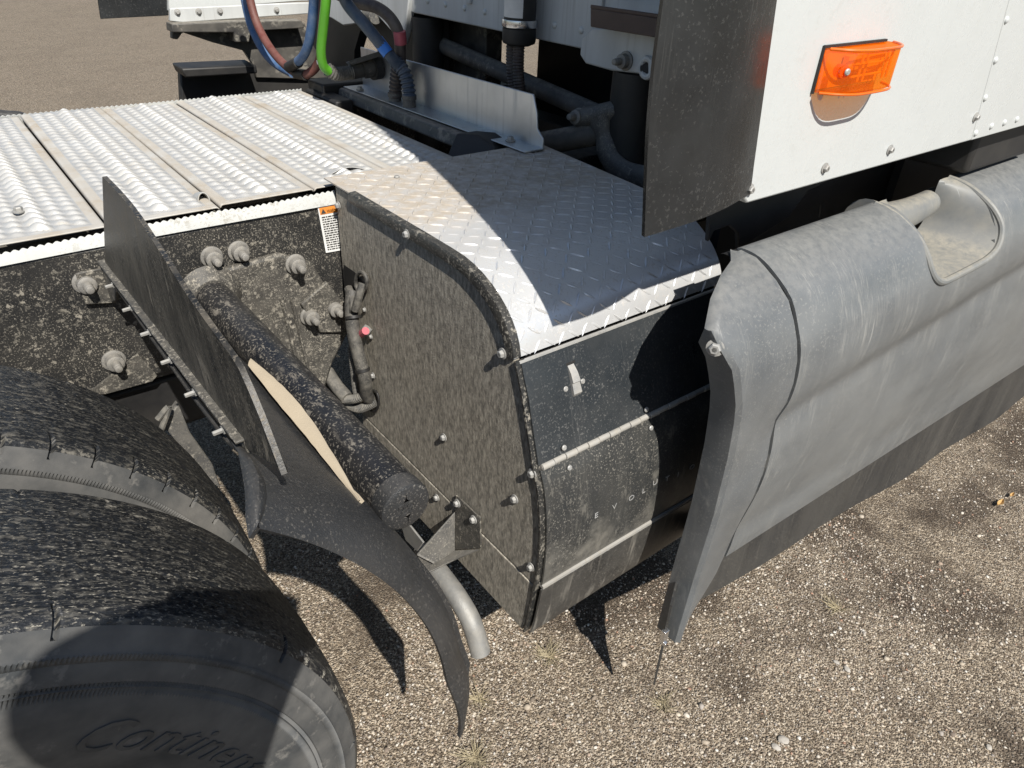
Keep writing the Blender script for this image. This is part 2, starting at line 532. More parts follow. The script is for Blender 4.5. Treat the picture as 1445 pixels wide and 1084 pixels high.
def ground_mat():
    n = NT('ground')
    warp = n.t.nodes.new('ShaderNodeVectorMath')
    warp.operation = 'MULTIPLY_ADD'
    n.link(n.noise(180, 2, .5, color=True), warp.inputs[0])
    warp.inputs[1].default_value = (.004, .004, .004)
    n.link(n.pos, warp.inputs[2])
    w = warp.outputs[0]
    c1, d1 = n.sep(n.voronoi(235, src=w, out='Color')), n.voronoi(235, src=w)
    c2, d2 = n.sep(n.voronoi(120, src=w, out='Color')), n.voronoi(120, src=w)
    near = n.ramp(n.sep(n.pos)[1], 1.0, 2.2, 1, .12)
    bare = n.math('MULTIPLY', n.ramp(n.noise(1.9, 4, .62), .48, .575), near)           # bare dark earth, only by the truck
    big = n.noise(2.7, 4, .6)
    tone = n.math('POWER', c1[0], 1.75)
    grain = n.mix(tone, n.mix(big, (.078, .058, .040), (.125, .096, .068)), n.mix(c1[1], (.44, .35, .245), (.66, .57, .45)))
    peb = n.mix(c2[1], n.mix(c2[2], (.17, .135, .105), (.30, .21, .155)), (.50, .45, .385))
    m2 = n.math('MULTIPLY', n.ramp(d2, .30, .36, 1, 0), n.ramp(c2[0], .62, .64))
    earth = n.mix(n.ramp(n.noise(420, 3, .6), .35, .65), (.050, .037, .027), (.105, .080, .058))
    c = n.mix(n.math('MULTIPLY', bare, n.ramp(c1[2], .1, .9, 1, .72)), grain, earth)
    c = n.mix(n.math('MULTIPLY', m2, n.math('SUBTRACT', 1.0, n.math('MULTIPLY', bare, .6))), c, peb)
    h = n.math('ADD', n.math('MULTIPLY', n.ramp(d1, 0, .6, 1, 0), n.mixf(tone, .35, 1.0)), n.math('MULTIPLY', n.math('MULTIPLY', m2, n.ramp(d2, 0, .36, 1, .3)), 1.6))
    h = n.math('ADD', h, n.math('MULTIPLY', big, 2.0))
    return n.set(c, .92, None, n.bump(h, 1.0, .009), .3)


M['ground'] = ground_mat()


def gravel_mat():
    n = NT('gravel')
    a = n.t.nodes.new('ShaderNodeAttribute')
    a.attribute_name = 'tone'
    c = n.mix(n.ramp(n.noise(500, 3, .6), .3, .7), a.outputs['Color'], n.mix(.35, a.outputs['Color'], (.2, .16, .12)))
    return n.set(c, .88, None, None, .3)


M['gravel'] = gravel_mat()

# ------------------------------------------------------------------ ground
g = MB()
rows = []
N = 40
for i in range(N + 1):
    a = (i / N * 2 - 1)
    yy = math.copysign(abs(a) ** 3 * 400, a) + 2
    rows.append([(math.copysign(abs(b) ** 3 * 400, b) + 1, yy, 0) for b in [(j / N * 2 - 1) for j in range(N + 1)]])
go = g.grid(rows).build('ground', M['ground'])
go['kind'] = 'structure'


def gravel():
    bm = bmesh.new()
    bmesh.ops.create_icosphere(bm, subdivisions=1, radius=1)
    base = np.array([v.co[:] for v in bm.verts])
    tri = np.array([[v.index for v in f.verts] for f in bm.faces])
    bm.free()
    P = []
    # near field: density falls off with distance from the viewer
    def scatter(n, x0, x1, y0, y1, smin, smax):
        x = rng.uniform(x0, x1, n)
        y = rng.uniform(y0, y1, n)
        s = smin + (smax - smin) * rng.power(.22, n)
        P.append(np.c_[x, y, s])
    scatter(30000, .1, 1.9, .15, 1.15, .0013, .0046)
    scatter(15000, 1.3, 3.4, -.3, .75, .0016, .0052)
    scatter(500, .1, 2.6, -.1, 1.1, .004, .009)
    scatter(6000, .0, .8, .8, 1.5, .0018, .005)
    scatter(17000, -.8, 3.6, 3.0, 7.0, .0035, .010)
    P = np.concatenate(P)
    # sparse on the bare earth patches, as in the photograph
    keep = np.array([pnoise(Vector((x * 2.3, y * 2.3, 3.1))) + .5 * pnoise(Vector((x * 6, y * 6, 1.7))) < .16 + .3 * random.random() for x, y, s in P])
    P = P[keep]
    n = len(P)
    nv, nt = len(base), len(tri)
    sc = P[:, 2][:, None] * rng.uniform(.65, 1.25, (n, 3)) * np.array([1, 1, .6])
    ang = rng.uniform(0, 2 * np.pi, n)
    ca, sa = np.cos(ang), np.sin(ang)
    V = base[None] * (1 + rng.uniform(-.34, .30, (n, nv, 1)))
    V = V * sc[:, None, :]
    W = np.empty_like(V)
    W[..., 0] = V[..., 0] * ca[:, None] - V[..., 1] * sa[:, None] + P[:, 0][:, None]
    W[..., 1] = V[..., 0] * sa[:, None] + V[..., 1] * ca[:, None] + P[:, 1][:, None]
    W[..., 2] = V[..., 2] + sc[:, 2][:, None] * .12
    F = (tri[None] + (np.arange(n) * nv)[:, None, None]).reshape(-1, 3)
    me = bpy.data.meshes.new('gravel')
    me.vertices.add(n * nv)
    me.vertices.foreach_set('co', W.reshape(-1).astype(np.float32))
    me.loops.add(len(F) * 3)
    me.loops.foreach_set('vertex_index', F.reshape(-1).astype(np.int32))
    me.polygons.add(len(F))
    me.polygons.foreach_set('loop_start', np.arange(0, len(F) * 3, 3, dtype=np.int32))
    me.update()
    me.validate()
    pal = np.array([(.50, .44, .36), (.38, .325, .255), (.20, .165, .13), (.58, .53, .46), (.20, .16, .13), (.40, .31, .24), (.33, .30, .27), (.60, .57, .52), (.34, .20, .14)])
    pick = rng.choice(len(pal), n, p=[.22, .18, .15, .14, .09, .08, .06, .06, .02])
    cl = pal[pick] * rng.uniform(.8, 1.15, (n, 1))
    at_ = me.attributes.new('tone', 'FLOAT_COLOR', 'POINT')
    at_.data.foreach_set('color', np.c_[np.repeat(cl, nv, 0), np.ones(n * nv)].reshape(-1).astype(np.float32))
    me.materials.append(M['gravel'])
    o = bpy.data.objects.new('gravel', me)
    col.objects.link(o)
    o['kind'] = 'stuff'
    o['label'] = 'loose pale gravel strewn over the brown earth'
    o['category'] = 'gravel'


gravel()

# ------------------------------------------------------------------ the truck
truck = bpy.data.objects.new('truck', None)
col.objects.link(truck)
truck.location = (1.0, 1.85, 0.0)
truck['label'] = 'white semi truck tractor with dusty grey side skirt, black fender and bare metal deck'
truck['category'] = 'truck'
T = truck

# prototypes for bolts and rivets (axis +Z, base at origin); each use is an object of its own sharing the mesh
proto = {}


def make_proto(name, prof_or_mb, mat):
    mb = prof_or_mb
    me = bpy.data.meshes.new(name)
    me.from_pydata(mb.v, [], mb.f)
    me.materials.append(mat)
    fix_normals(me)
    me.polygons.foreach_set('use_smooth', [True] * len(me.polygons))
    me.set_sharp_from_angle(angle=math.radians(35))
    return me


mb = MB()
mb.lathe((0, 0, 0), (0, 0, 1), [(0, .021), (.004, .0215), (.0055, .019), (.006, .0145), (.014, .0142)], 20)
mb.lathe((0, 0, .006), (0, 0, 1), [(0, .0165), (.014, .0160), (.016, .0125), (.016, .0085), (.030, .0080), (.031, .0072), (.036, .0068), (.037, .005)], 14)
proto['huck'] = make_proto('frame_bolt', mb, M['bolt'])
mb = MB()
mb.lathe((0, 0, 0), (0, 0, 1), [(0, .0095), (.002, .0098), (.0025, .007)], 16)
mb.lathe((0, 0, .0015), (0, 0, 1), [(0, .0068), (.0055, .0066), (.007, .0052), (.007, .003), (.005, .0028)], 6)
proto['hex'] = make_proto('bolt', mb, M['bright_bolt'])
mb = MB()
mb.lathe((0, 0, 0), (0, 0, 1), [(0, .0052), (.0012, .0050), (.0024, .0038), (.0028, .0016), (.0018, .0014)], 14)
proto['screw'] = make_proto('screw', mb, M['bright_bolt'])
mb = MB()
mb.lathe((0, 0, 0), (0, 0, 1), [(0, .0056), (.0012, .0053), (.0026, .0040), (.0034, .0018), (.0036, 0)], 14)
proto['rivet'] = make_proto('rivet', mb, M['white_paint'])
mb = MB()
mb.lathe((0, 0, 0), (0, 0, 1), [(0, .0088), (.010, .0088), (.010, .0048), (.026, .0046), (.027, .0036)], 6)
proto['stud'] = make_proto('bolt', mb, M['stud_grey'])


def fasten(kind, name, loc, direction, parent, scale=1.0):
    o = bpy.data.objects.new(name, proto[kind])
    col.objects.link(o)
    adopt(o, parent)
    o.location = loc
    o.rotation_mode = 'QUATERNION'
    q = Vector((0, 0, 1)).rotation_difference(Vector(direction).normalized())
    o.rotation_quaternion = q @ Vector((0, 0, 1)).rotation_difference(Vector((0, 0, 1)))
    o.scale = (scale,) * 3
    return o


# ---- frame rails
RY = 1.37           # outer face of the near rail
RY2 = 2.33          # outer face of the far rail


def rail(y, sgn):
    m = MB()
    t, w, z0, z1 = .009, .09, .700, .988
    prof = [(0, z0), (w, z0), (w, z0 + t), (t, z0 + t), (t, z1 - t), (w, z1 - t), (w, z1), (0, z1)]
    m.prism([(-1.2, y + sgn * a, b) for a, b in prof], (4.8, 0, 0))
    return m.build('frame_rail', M['frame_black'], T, bevel=.004)


near_rail = rail(RY, 1)
rail(RY2, -1)
for (px, py) in ((298, 362), (336, 354), (160, 508), (120, 398)):
    p = at(px, py, y=RY)
    fasten('huck', 'bolt', p, (0, -1, 0), near_rail, 1.0)
# a few crossmembers below the deck keep the space between the rails dark and real
for x in (-.55, .62, 1.6):
    MB().box((x, RY + .012, .72), (x + .09, RY2 - .012, .96)).build('cross_member', M['black'], T, bevel=.004)

# gusset under the rail by the tyre
m = MB()
m.prism([at(px, py, y=1.362) for px, py in ((100, 560), (135, 548), (195, 500), (222, 530), (215, 538), (150, 556))], (0, .006, 0))
m.build('gusset', M['frame_splashed'], T)

# warning label on the rail
lab = MB()
q = [at(448, 292, y=1.3665), at(476, 287, y=1.3665), at(489, 352, y=1.3665), at(460, 357, y=1.3665)]
lab.prism(q, (0, .001, 0))
lo = lab.build('warning_label', M['label_white'], near_rail)


def quadpt(q, u, v, dy=0):
    a = q[0].lerp(q[1], u)
    b = q[3].lerp(q[2], u)
    p = a.lerp(b, v)
    return (p.x, p.y + dy, p.z)


lb = MB()
lb.add([quadpt(q, .06, .03, -.001), quadpt(q, .94, .03, -.001), quadpt(q, .94, .17, -.001), quadpt(q, .06, .17, -.001)], [(0, 1, 2, 3)], 0)
for i in range(15):
    v = .22 + i * .05
    u = .1
    while u < .9:
        w = random.uniform(.05, .2)
        e = min(u + w, .92)
        lb.add([quadpt(q, u, v, -.001), quadpt(q, e, v, -.001), quadpt(q, e, v + .024, -.001), quadpt(q, u, v + .024, -.001)], [(0, 1, 2, 3)], 1)
        u = e + .03
lb.build('label_print', [M['label_orange'], M['label_ink']], near_rail)


def text_mesh(body, size, extrude):
    cu = bpy.data.curves.new('t', 'FONT')
    cu.body = body
    cu.size = size
    cu.extrude = extrude
    cu.resolution_u = 3
    ob = bpy.data.objects.new('t', cu)
    me = bpy.data.meshes.new_from_object(ob)
    bpy.data.objects.remove(ob)
    return me


def text_on(name, body, size, extrude, fn, mat, parent, spacing=1.0):
    """letters as geometry, fn maps (x, y, height) of the lettering to world"""
    me = text_mesh(body, size, extrude)
    for v in me.vertices:
        v.co = fn(v.co.x, v.co.y, v.co.z)
    me.materials.append(mat)
    fix_normals(me)
    return finish(name, me, parent)


ux = (q[1] - q[0]).normalized()
uz = (q[0] - q[3]).normalized()
tri0 = Vector(quadpt(q, .10, .15, -.002))
lw = MB()
lw.add([tri0, tri0 + ux * .011, tri0 + ux * .0055 + uz * .010], [(0, 1, 2)])
lw.build('warning_triangle', M['label_ink'], near_rail)
o0 = Vector(quadpt(q, .40, .155, -.002))
text_on('lettering', 'WARNING', .011, .0002, lambda x, y, z: o0 + ux * x * .62 + uz * y, M['label_ink'], near_rail)

# ---- deck of pressed grip planks
DZ = 1.016
Y0, Y1 = 1.392, 2.335


def plank_mesh(w=.196, gap_rows=()):
    nu = 58
    teeth = 31
    per = 12
    nvn = teeth * per
    Ln = Y1 - Y0
    rowsdef = [(.036, .0125, .0085, 0), (.063, .0135, .0095, .5), (.098, .0205, .0165, 0), (.133, .0135, .0095, .5), (.160, .0125, .0085, 0)]
    us = np.linspace(0, w, nu)
    vs = np.linspace(0, Ln, nvn + 1)
    U, V = np.meshgrid(us, vs)
    Z = np.zeros_like(U)
    open_ = np.zeros_like(U, dtype=bool)
    p = Ln / teeth
    for uc, hw, h, ph in rowsdef:
        d = np.clip(np.abs(U - uc) / hw, 0, 1)
        prof = np.cos(d * np.pi / 2) ** 1.1
        ph_ = (V + (U - uc) * .42) / p + ph
        t = ph_ - np.floor(ph_)
        tooth = np.sin(np.pi * t ** .60) ** .8        # scalloped lug, steep on the near side
        Z += prof * (h * tooth - .003)
        open_ |= (tooth < .14) & (prof > .80) & (t > .5)
    open_ &= (V > .03) & (V < Ln - .03)
    end = np.clip(np.minimum(V - .020, Ln - .014 - V) / .012, 0, 1)
    Z *= end
    # flat, slightly dished edge strips along the seams
    e = np.minimum(U, w - U)
    Z += np.where(e < .004, -.006 * (1 - e / .004), 0)
    m = MB()
    pts = [[(float(U[i, j]), float(V[i, j]), float(Z[i, j])) for j in range(nu)] for i in range(nvn + 1)]
    m.grid(pts)
    # folded-down sides
    keep_f = [not (open_[i, j] and open_[i, j + 1]) for i in range(nvn) for j in range(nu - 1)]
    m.f = [f for f, k_ in zip(m.f, keep_f) if k_]
    me = bpy.data.meshes.new('deck_plank')
    me.from_pydata(m.v, [], m.f)
    me.materials.append(M['deck'])
    me.materials.append(M['deck_seam'])
    mi = []
    for i in range(nvn):
        for j in range(nu - 1):
            u = us[j] + w / nu / 2
            v = vs[i]
            mi.append(1 if (min(u, w - u) < .0205 or v < .016) else 0)
    me.polygons.foreach_set('material_index', [a_ for a_, k_ in zip(mi, keep_f) if k_])
    fix_normals(me)
    me.polygons.foreach_set('use_smooth', [True] * len(me.polygons))
    me.set_sharp_from_angle(angle=math.radians(60))
    return me


pm = plank_mesh()
planks = []
for i, (x, dz, y0, tilt) in enumerate([(.001, .000, Y0, .0), (.199, .001, Y0 - .004, .004), (.397, .002, Y0 + .004, -.004), (.596, .0, Y0 + .012, .0), (.794, -.001, Y0, .0)]):
    o = bpy.data.objects.new('deck_plank', pm)
    col.objects.link(o)
    adopt(o, T)
    o.location = (x, y0, DZ + dz)
    o.rotation_euler = (tilt, 0, 0)
    s = o.modifiers.new('solid', 'SOLIDIFY')
    s.thickness = .0025
    planks.append(o)
fasten('hex', 'bolt', at(27, 299, z=DZ + .006), (0, 0, 1), planks[0], 1.15)
fasten('hex', 'bolt', (.60 + .3, Y0 + .32, DZ + .006), (0, 0, 1), planks[4], 1.0)
# folded flange with sawtooth top along both ends of the planks


def flange(name, y, out, tab, ztop, zbot, xa, xb):
    m = MB()
    xs = []
    x = xa
    p = .0125
    top, mid, bot = [], [], []
    k = 0
    while x <= xb:
        for f, h in ((0, 0), (.35, .0030), (.5, .0036), (.65, .0030)):
            xx = x + f * p
            w = lerp_tab(tab, xx)
            b = .0015 * math.sin(xx * 9)
            top.append((xx, y + b, ztop + w + h))
            mid.append((xx, y + out * .003 + b, ztop + w - .006))
            bot.append((xx, y + out * .006 + b, zbot + .002 * math.sin(xx * 5)))
        x += p
    m.grid([top, mid, bot])
    return m.build(name, M['deck_flange'], T, solid=.0015)


flange('deck_flange', 1.372, -1, [(0, -.008), (.18, -.003), (.40, 0), (.43, -.003), (.6, 0), (1, 0)], DZ - .003, .9885, -.02, .628)
flange('deck_flange', Y1 + .003, 1, [(0, 0)], DZ + .002, .985, -.02, .99)
# bent lips where the plank ends gape
m = MB()
c0 = at(288, 284, z=DZ)
arch = [Vector((c0.x - .012 + .012 * (1 - math.cos(a)), 0, .002 + .020 * math.sin(a))) for a in [i / 10 * math.pi for i in range(11)]]
m.grid([[Vector((p.x, c0.y + dy, DZ + p.z * (1 - dy / .05) ** .5 - .004)) for p in arch] for dy in (0, .01, .02, .035, .0499)])
m.build('bent_lip', M['deck'], planks[1], solid=.0018)
m = MB()
c0 = at(470, 246, z=DZ)
m.grid([[Vector((c0.x - .015 + .006 * j, c0.y - .004 + dy, DZ + .012 * math.sin(j / 16 * math.pi) * (1 - dy / .06))) for j in range(17)] for dy in (0, .02, .04, .0599)])
m.build('bent_lip', M['deck'], planks[3], solid=.0018)

# ---- power unit box beside the frame
BX0, BX1 = .619, 1.14
PZ = 1.034
arc = [(1.395, PZ), (1.20, PZ), (1.02, PZ), (.94, PZ - .001)]
ctr = (.94, .905)
for k in range(1, 11):
    a = math.pi / 2 * k / 10 * .93
    arc.append((.93 - .186 * math.sin(a), .905 + (PZ - .001 - .905) * math.cos(a)))
arc[-1] = (.7445, .917)
low = [(.7445, .917), (.722, .86), (.700, .79), (.684, .738), (.668, .70), (.656, .64), (.651, .57), (.653, .50), (.657, .478), (.660, .44), (.668, .36), (.676, .329)]
prof_all = arc + low[1:]

m = MB()       # rear sheet above the seam, cut along the profile
in_prof = [(min(y, 1.35) + .004, z - .004) for y, z in prof_all]
upper = [p for p in in_prof if p[1] > .4745]
poly = [(BX0 + .002, y, z) for y, z in upper] + [(BX0 + .002, .659, .4745), (BX0 + .002, 1.33, .4745), (BX0 + .002, 1.36, .62)]
m.prism(poly, (.012, 0, 0))
housing = m.build('power_unit_housing', M['rear_panel'], T, bevel=.002)
m = MB()
lowp = [p for p in in_prof if p[1] < .4715]
poly = [(BX0 + .001, .661, .4715)] + [(BX0 + .001, y, z) for y, z in lowp] + [(BX0 + .001, 1.25, .329), (BX0 + .001, 1.32, .36), (BX0 + .001, 1.32, .4715)]
m.prism(poly, (.012, 0, 0))
m.build('lower_rear_panel', M['rear_panel'], housing, bevel=.002)
m = MB()       # body of the box behind the sheets
body = [(BX0 + .016, min(y, 1.33) + .012, z - .012) for y, z in prof_all] + [(BX0 + .016, 1.30, .345), (BX0 + .016, 1.34, .6)]
m.prism(body, (BX1 - BX0 - .02, 0, 0))
m.build('inner_body', M['black'], housing)
# rubber edge trim following the curved cover
m = MB()
tr = [(y, z) for y, z in arc if y < 1.29]
tr = [(1.285, PZ)] + tr
outer = [Vector((0, y - .001, z + .004)) for y, z in tr]
rowsA = []
for x, off in ((BX0 - .002, .001), (BX0 - .0045, .006), (BX0 - .004, .020), (BX0 + .001, .024)):
    r = []
    for i, p in enumerate(outer):
        t = (outer[min(i + 1, len(outer) - 1)] - outer[max(i - 1, 0)]).normalized()
        nrm = Vector((0, t.z, -t.y))
        if nrm.z > 0:
            nrm = -nrm
        q_ = p + nrm * off
        r.append((x, q_.y, q_.z))
    rowsA.append(r)
rowsA.insert(0, [(BX0 + .012, p.y, p.z) for p in outer])
m.grid(rowsA)
m.build('edge_trim', M['trim_black'], housing, solid=.002)
m = MB()
m.grid([[(x, y - .0015, z) for y, z in low] for x in (BX0 - .003, BX0 + .015)])
m.build('side_edge', M['trim_black'], housing, solid=.004)


def on_rear(px, py, x=BX0):
    return at(px, py, x=x)


for (px, py), s in (((478, 290), .9), ((577, 330), .95), ((712, 498), 1), ((627, 617), .9), ((617, 702), .9), ((727, 704), .95), ((752, 668), 1), ((750, 800), .95),
                    ((527, 530), .8), ((513, 605), .8), ((515, 437), .6), ((524, 475), .6)):
    p = on_rear(px, py)
    fasten('hex', 'bolt', p - Vector((.003 if (px, py) in ((577, 330), (712, 498)) else 0, 0, 0)), (-1, 0, 0), housing, s)

# cover of diamond tread plate: sheet and raised lugs
cv = MB()
top_poly_x = lambda y: 1.14 + max(0, (y - .80)) * .10      # front edge runs slightly forward inboard
ss = [0]
for (a, b), (c, d) in zip(arc, arc[1:]):
    ss.append(ss[-1] + math.hypot(c - a, d - b))


def on_arc(s):
    for i in range(len(ss) - 1):
        if s <= ss[i + 1] or i == len(ss) - 2:
            t = (s - ss[i]) / (ss[i + 1] - ss[i])
            y = arc[i][0] + (arc[i + 1][0] - arc[i][0]) * t
            z = arc[i][1] + (arc[i + 1][1] - arc[i][1]) * t
            # smooth normal
            j0, j1 = max(i - 1, 0), min(i + 2, len(arc) - 1)
            ty, tz = arc[j1][0] - arc[j0][0], arc[j1][1] - arc[j0][1]
            l = math.hypot(ty, tz)
            return y, z, (-tz * -1 / l if False else tz / l, -ty / l)
    return None


rowsC = []
for k in range(61):
    s = ss[-1] * k / 60
    y, z, n_ = on_arc(s)
    z += .003
    xe = top_poly_x(y)
    rowsC.append([(BX0 - .002 + (xe - BX0 + .002) * j / 12, y, z) for j in range(13)])
cv.grid(rowsC)
cover = cv.build('power_unit_cover', M['tread_plate'], T, solid=.003)
lg = MB()
P_ = .0262
ns, nx = int(ss[-1] / P_ + .35), int((1.2 - BX0) / P_)
for i in range(ns):
    for j in range(nx):
        s = (i + .5) * P_
        y, z, (ny, nz) = on_arc(s)
        x = BX0 + .008 + (j + .5) * P_
        if x > top_poly_x(y) - .012:
            continue
        ang = math.radians(45 if (i + j) % 2 else -45) + .12
        N_ = Vector((0, ny, nz))
        if N_.z < 0:
            N_ = -N_
        A = Vector((1, 0, 0))
        B = N_.cross(A)
        dl = A * math.cos(ang) + B * math.sin(ang)
        dw = N_.cross(dl)
        c = Vector((x, y, z + .003)) + N_ * .0002
        hl, hw, hh = .0142, .0024, .0021
        hh *= random.uniform(.75, 1.1)
        lg.add([c - dl * hl, c - dl * hl * .45 - dw * hw, c + dl * hl * .45 - dw * hw, c + dl * hl, c + dl * hl * .45 + dw * hw, c - dl * hl * .45 + dw * hw,
                c - dl * hl * .5 + N_ * hh, c + dl * hl * .5 + N_ * hh],
               [(0, 1, 6), (1, 2, 7, 6), (2, 3, 7), (3, 4, 7), (4, 5, 6, 7), (5, 0, 6)])
o = lg.build('raised_tread', M['tread_plate'], cover, angle=80, kind='stuff')
fasten('screw', 'screw', at(741, 497, y=.752), (0, -.9, .45), cover, 1.2)
fasten('screw', 'screw', at(560, 250, z=PZ + .004), (0, 0, 1), cover, 1.2)

# doors on the outer face


def sheet_from(pr, x0, x1, dy, nx=10, wob=0):
    m = MB()
    m.grid([[(x0 + (x1 - x0) * j / nx, y + dy + wob * math.sin(j * 1.3 + y * 40), z) for j in range(nx + 1)] for y, z in pr])
    return m


up_pr = [(.7445, .912), (.733, .885), (.722, .86), (.711, .825), (.700, .79), (.692, .765), (.6855, .744)]
door = sheet_from(up_pr, BX0 + .006, BX1, -.006).build('power_unit_door', M['door_black'], T, solid=.004)
lo_pr = [(p.x, p.y) for p in smooth([(.683, .733, 0), (.669, .70, 0), (.657, .64, 0), (.651, .57, 0), (.652, .50, 0), (.655, .482, 0)], 4)]
ldoor = sheet_from(lo_pr, BX0 + .008, BX1, -.007).build('power_unit_lower_door', M['lower_door'], T, solid=.004)
bt_pr = [(.650, .476), (.652, .46), (.657, .41), (.664, .36), (.668, .34), (.674, .331)]
bpan = sheet_from(bt_pr, BX0 + .004, BX1, -.008).build('power_unit_bottom_panel', M['bottom_panel'], T, solid=.004)
m = MB()
m.prism([(BX0 + .008, .639, .4755), (BX0 + .008, .639, .4815), (BX0 + .008, .653, .4845), (BX0 + .008, .653, .4755)], (BX1 - BX0 - .01, 0, 0))
m.build('dust_ledge', M['hinge'], bpan)
m = MB()
m.prism([(BX0 + .004, .740, .9175), (BX0 + .004, .7365, .9165), (BX0 + .004, .7355, .9135), (BX0 + .004, .741, .9125)], (BX1 - BX0 - .01, 0, 0))
m.build('door_gasket', M['bright_bolt'], door)
# latch with its recess and four screws
LP = at(808, 536, y=.700)
dn = Vector((0, -.94, .34)).normalized()      # outward normal of the upper door
dt = Vector((0, .34, .94)).normalized()       # up along the door
dx = Vector((1, 0, 0))
surf = lambda px, py: at(px, py, y=lerp_tab(sorted((z, y) for y, z in up_pr), at(px, py, y=.705).z) - .0105)
LP = surf(808, 536)
m = MB()
pts = []
for a, h, w in ((.024, .002, .0050), (.012, .0065, .0055), (-.002, .0085, .0062), (-.004, .0060, .0062), (-.020, .0065, .0068), (-.024, .003, .0066)):
    a, h, w = a * 1.15, h * 1.3, w * 1.35
    c = LP + dt * a + dn * h + dx * (a * -.05)
    pts.append([c - dx * w - dn * h, c - dx * w, c + dx * w, c + dx * w - dn * h])
m.grid(pts)
m.build('latch', M['bright_bolt'], door)
m = MB()
fr = [LP + dt * a + dx * w + dn * .0004 for a, w in ((.032, -.0098), (.032, .0098), (-.032, .0115), (-.032, -.0115))]
m.prism(fr, dn * .0012)
m.build('latch_recess', M['black'], door)
for px, py in ((792, 524), (816, 514), (822, 538), (798, 549), (796, 632), (912, 578)):
    fasten('screw', 'screw', surf(px, py), dn, door, 1.0)
for px, py in ((802, 659), (917, 603)):
    p = at(px, py, y=.6655)
    fasten('screw', 'screw', p + Vector((0, -.003, 0)), (0, -.95, .3), ldoor, 1.0)
fasten('screw', 'screw', at(781, 821, y=.643), (0, -1, 0), bpan, 1.0)
# piano hinge, one knuckle at a time
hing = MB().cyl((BX0 + .012, .6755, .7385), (BX1 - .01, .6755, .7385), .0038, 10).build('hinge', M['hinge'], T)
x = BX0 + .012
k = 0
while x < BX1 - .03:
    L_ = .0262
    MB().cyl((x + .0006, .6755 + (.0006 if k % 2 else -.0006), .7385), (x + L_ - .0006, .6755 + (.0006 if k % 2 else -.0006), .7385), .0064, 12).build('knuckle', M['hinge'], hing, bevel=.0008)
    x += L_
    k += 1
# widely spaced lettering on the lower door
for ch, (px, py) in zip('EVOLUTION', ((838, 732), (863, 720), (886, 708), (905, 697), (920, 686), (938, 680), (955, 673), (972, 664), (990, 655))):
    p = at(px, py, y=.640)
    me_o = p.copy()
    text_on('lettering', ch, .0165, .0004, lambda x, y, z, p=me_o: p + Vector((x * 1.25, -.0006 - z + (lerp_tab(sorted((b, a) for a, b in lo_pr), p.z + y) - lerp_tab(sorted((b, a) for a, b in lo_pr), p.z)), y)), M['letter'], ldoor)

# wiring on the rear of the box


def corrugate(path, r, amp=.18, pitch=.0045):
    """hose with moulded rings"""
    P = smooth(path, 40)
    out, rad = [], []
    acc = 0
    last = None
    step = pitch / 4
    # resample evenly
    res = [P[0]]
    for a, b in zip(P, P[1:]):
        seg = (b - a).length
        while acc + seg >= step:
            t = (step - acc) / seg
            a = a.lerp(b, t)
            res.append(a)
            seg = (b - a).length
            acc = 0
        acc += seg
    for i, p in enumerate(res):
        rad.append(r * (1 + amp * (.5 if i % 4 in (0, 1) else -.5)))
    return res, rad


def rp(px, py, off):
    return at(px, py, x=BX0 - off)


harn = MB().tube(smooth([rp(497, 412, .012), rp(496, 440, .028), rp(499, 470, .034), rp(507, 505, .034), rp(515, 535, .03), rp(518, 558, .02), rp(527, 566, .0)], 8), .0145, 14).build('wire_harness', M['harness'], T)
MB().tube(smooth([rp(492, 408, .01), rp(497, 420, .018), rp(500, 440, .03)], 6), .010, 10).build('wire', M['harness'], harn)
MB().tube(smooth([rp(512, 400, .008), rp(507, 416, .02), rp(501, 438, .03)], 6), .009, 10).build('wire', M['harness'], harn)
for path, r in (([rp(496, 490, .030), rp(499, 515, .034), rp(502, 545, .03), rp(505, 562, .026)], .0085),
                ([rp(455, 540, .05), rp(475, 562, .05), rp(500, 563, .04), rp(517, 556, .02)], .010),
                ([rp(488, 568, .04), rp(505, 576, .03), rp(520, 572, .015), rp(532, 566, .0)], .011)):
    res, rad = corrugate(path, r)
    MB().tube(res, rad, 10).build('conduit', M['conduit'], harn)
MB().tube(smooth([rp(462, 525, .05), rp(475, 545, .05), rp(490, 562, .045)], 6), .016, 12).build('conduit', M['conduit'], harn)
MB().tube([rp(509, 472, .02), rp(516, 467, .02)], .0085, 10).build('tape', M['red_tape'], harn)
MB().tube([rp(514, 470, .014), rp(520, 462, .004)], .010, 12).build('connector', M['bright_bolt'], harn)
MB().tube([rp(498, 446, .030), rp(498.6, 450, .031)], .0165, 12).build('cable_tie', M['black'], harn)
MB().tube([rp(511, 520, .033), rp(512, 524, .033)], .0165, 12).build('cable_tie', M['black'], harn)
ring = [rp(527 + 8 * math.cos(a), 566 + 15 * math.sin(a), .004) for a in [i / 16 * 2 * math.pi for i in range(16)]]
MB().tube(ring, .003, 8, closed=True).build('grommet', M['black'], harn)
ring = [rp(508 + 8 * math.cos(a) + 2, 398 + 14 * math.sin(a), .006) for a in [i / 16 * 2 * math.pi for i in range(16)]]
MB().tube(ring, .0045, 8, closed=True).build('loop', M['harness'], harn)
m = MB()
m.prism([rp(px, py, .0012) for px, py in ((485, 374), (500, 384), (514, 402), (516, 412), (503, 410), (494, 420), (486, 412))], (.001, 0, 0))
m.build('opening_shade', M['black'], housing)  # flat black sheet in place of the shade inside the cutout

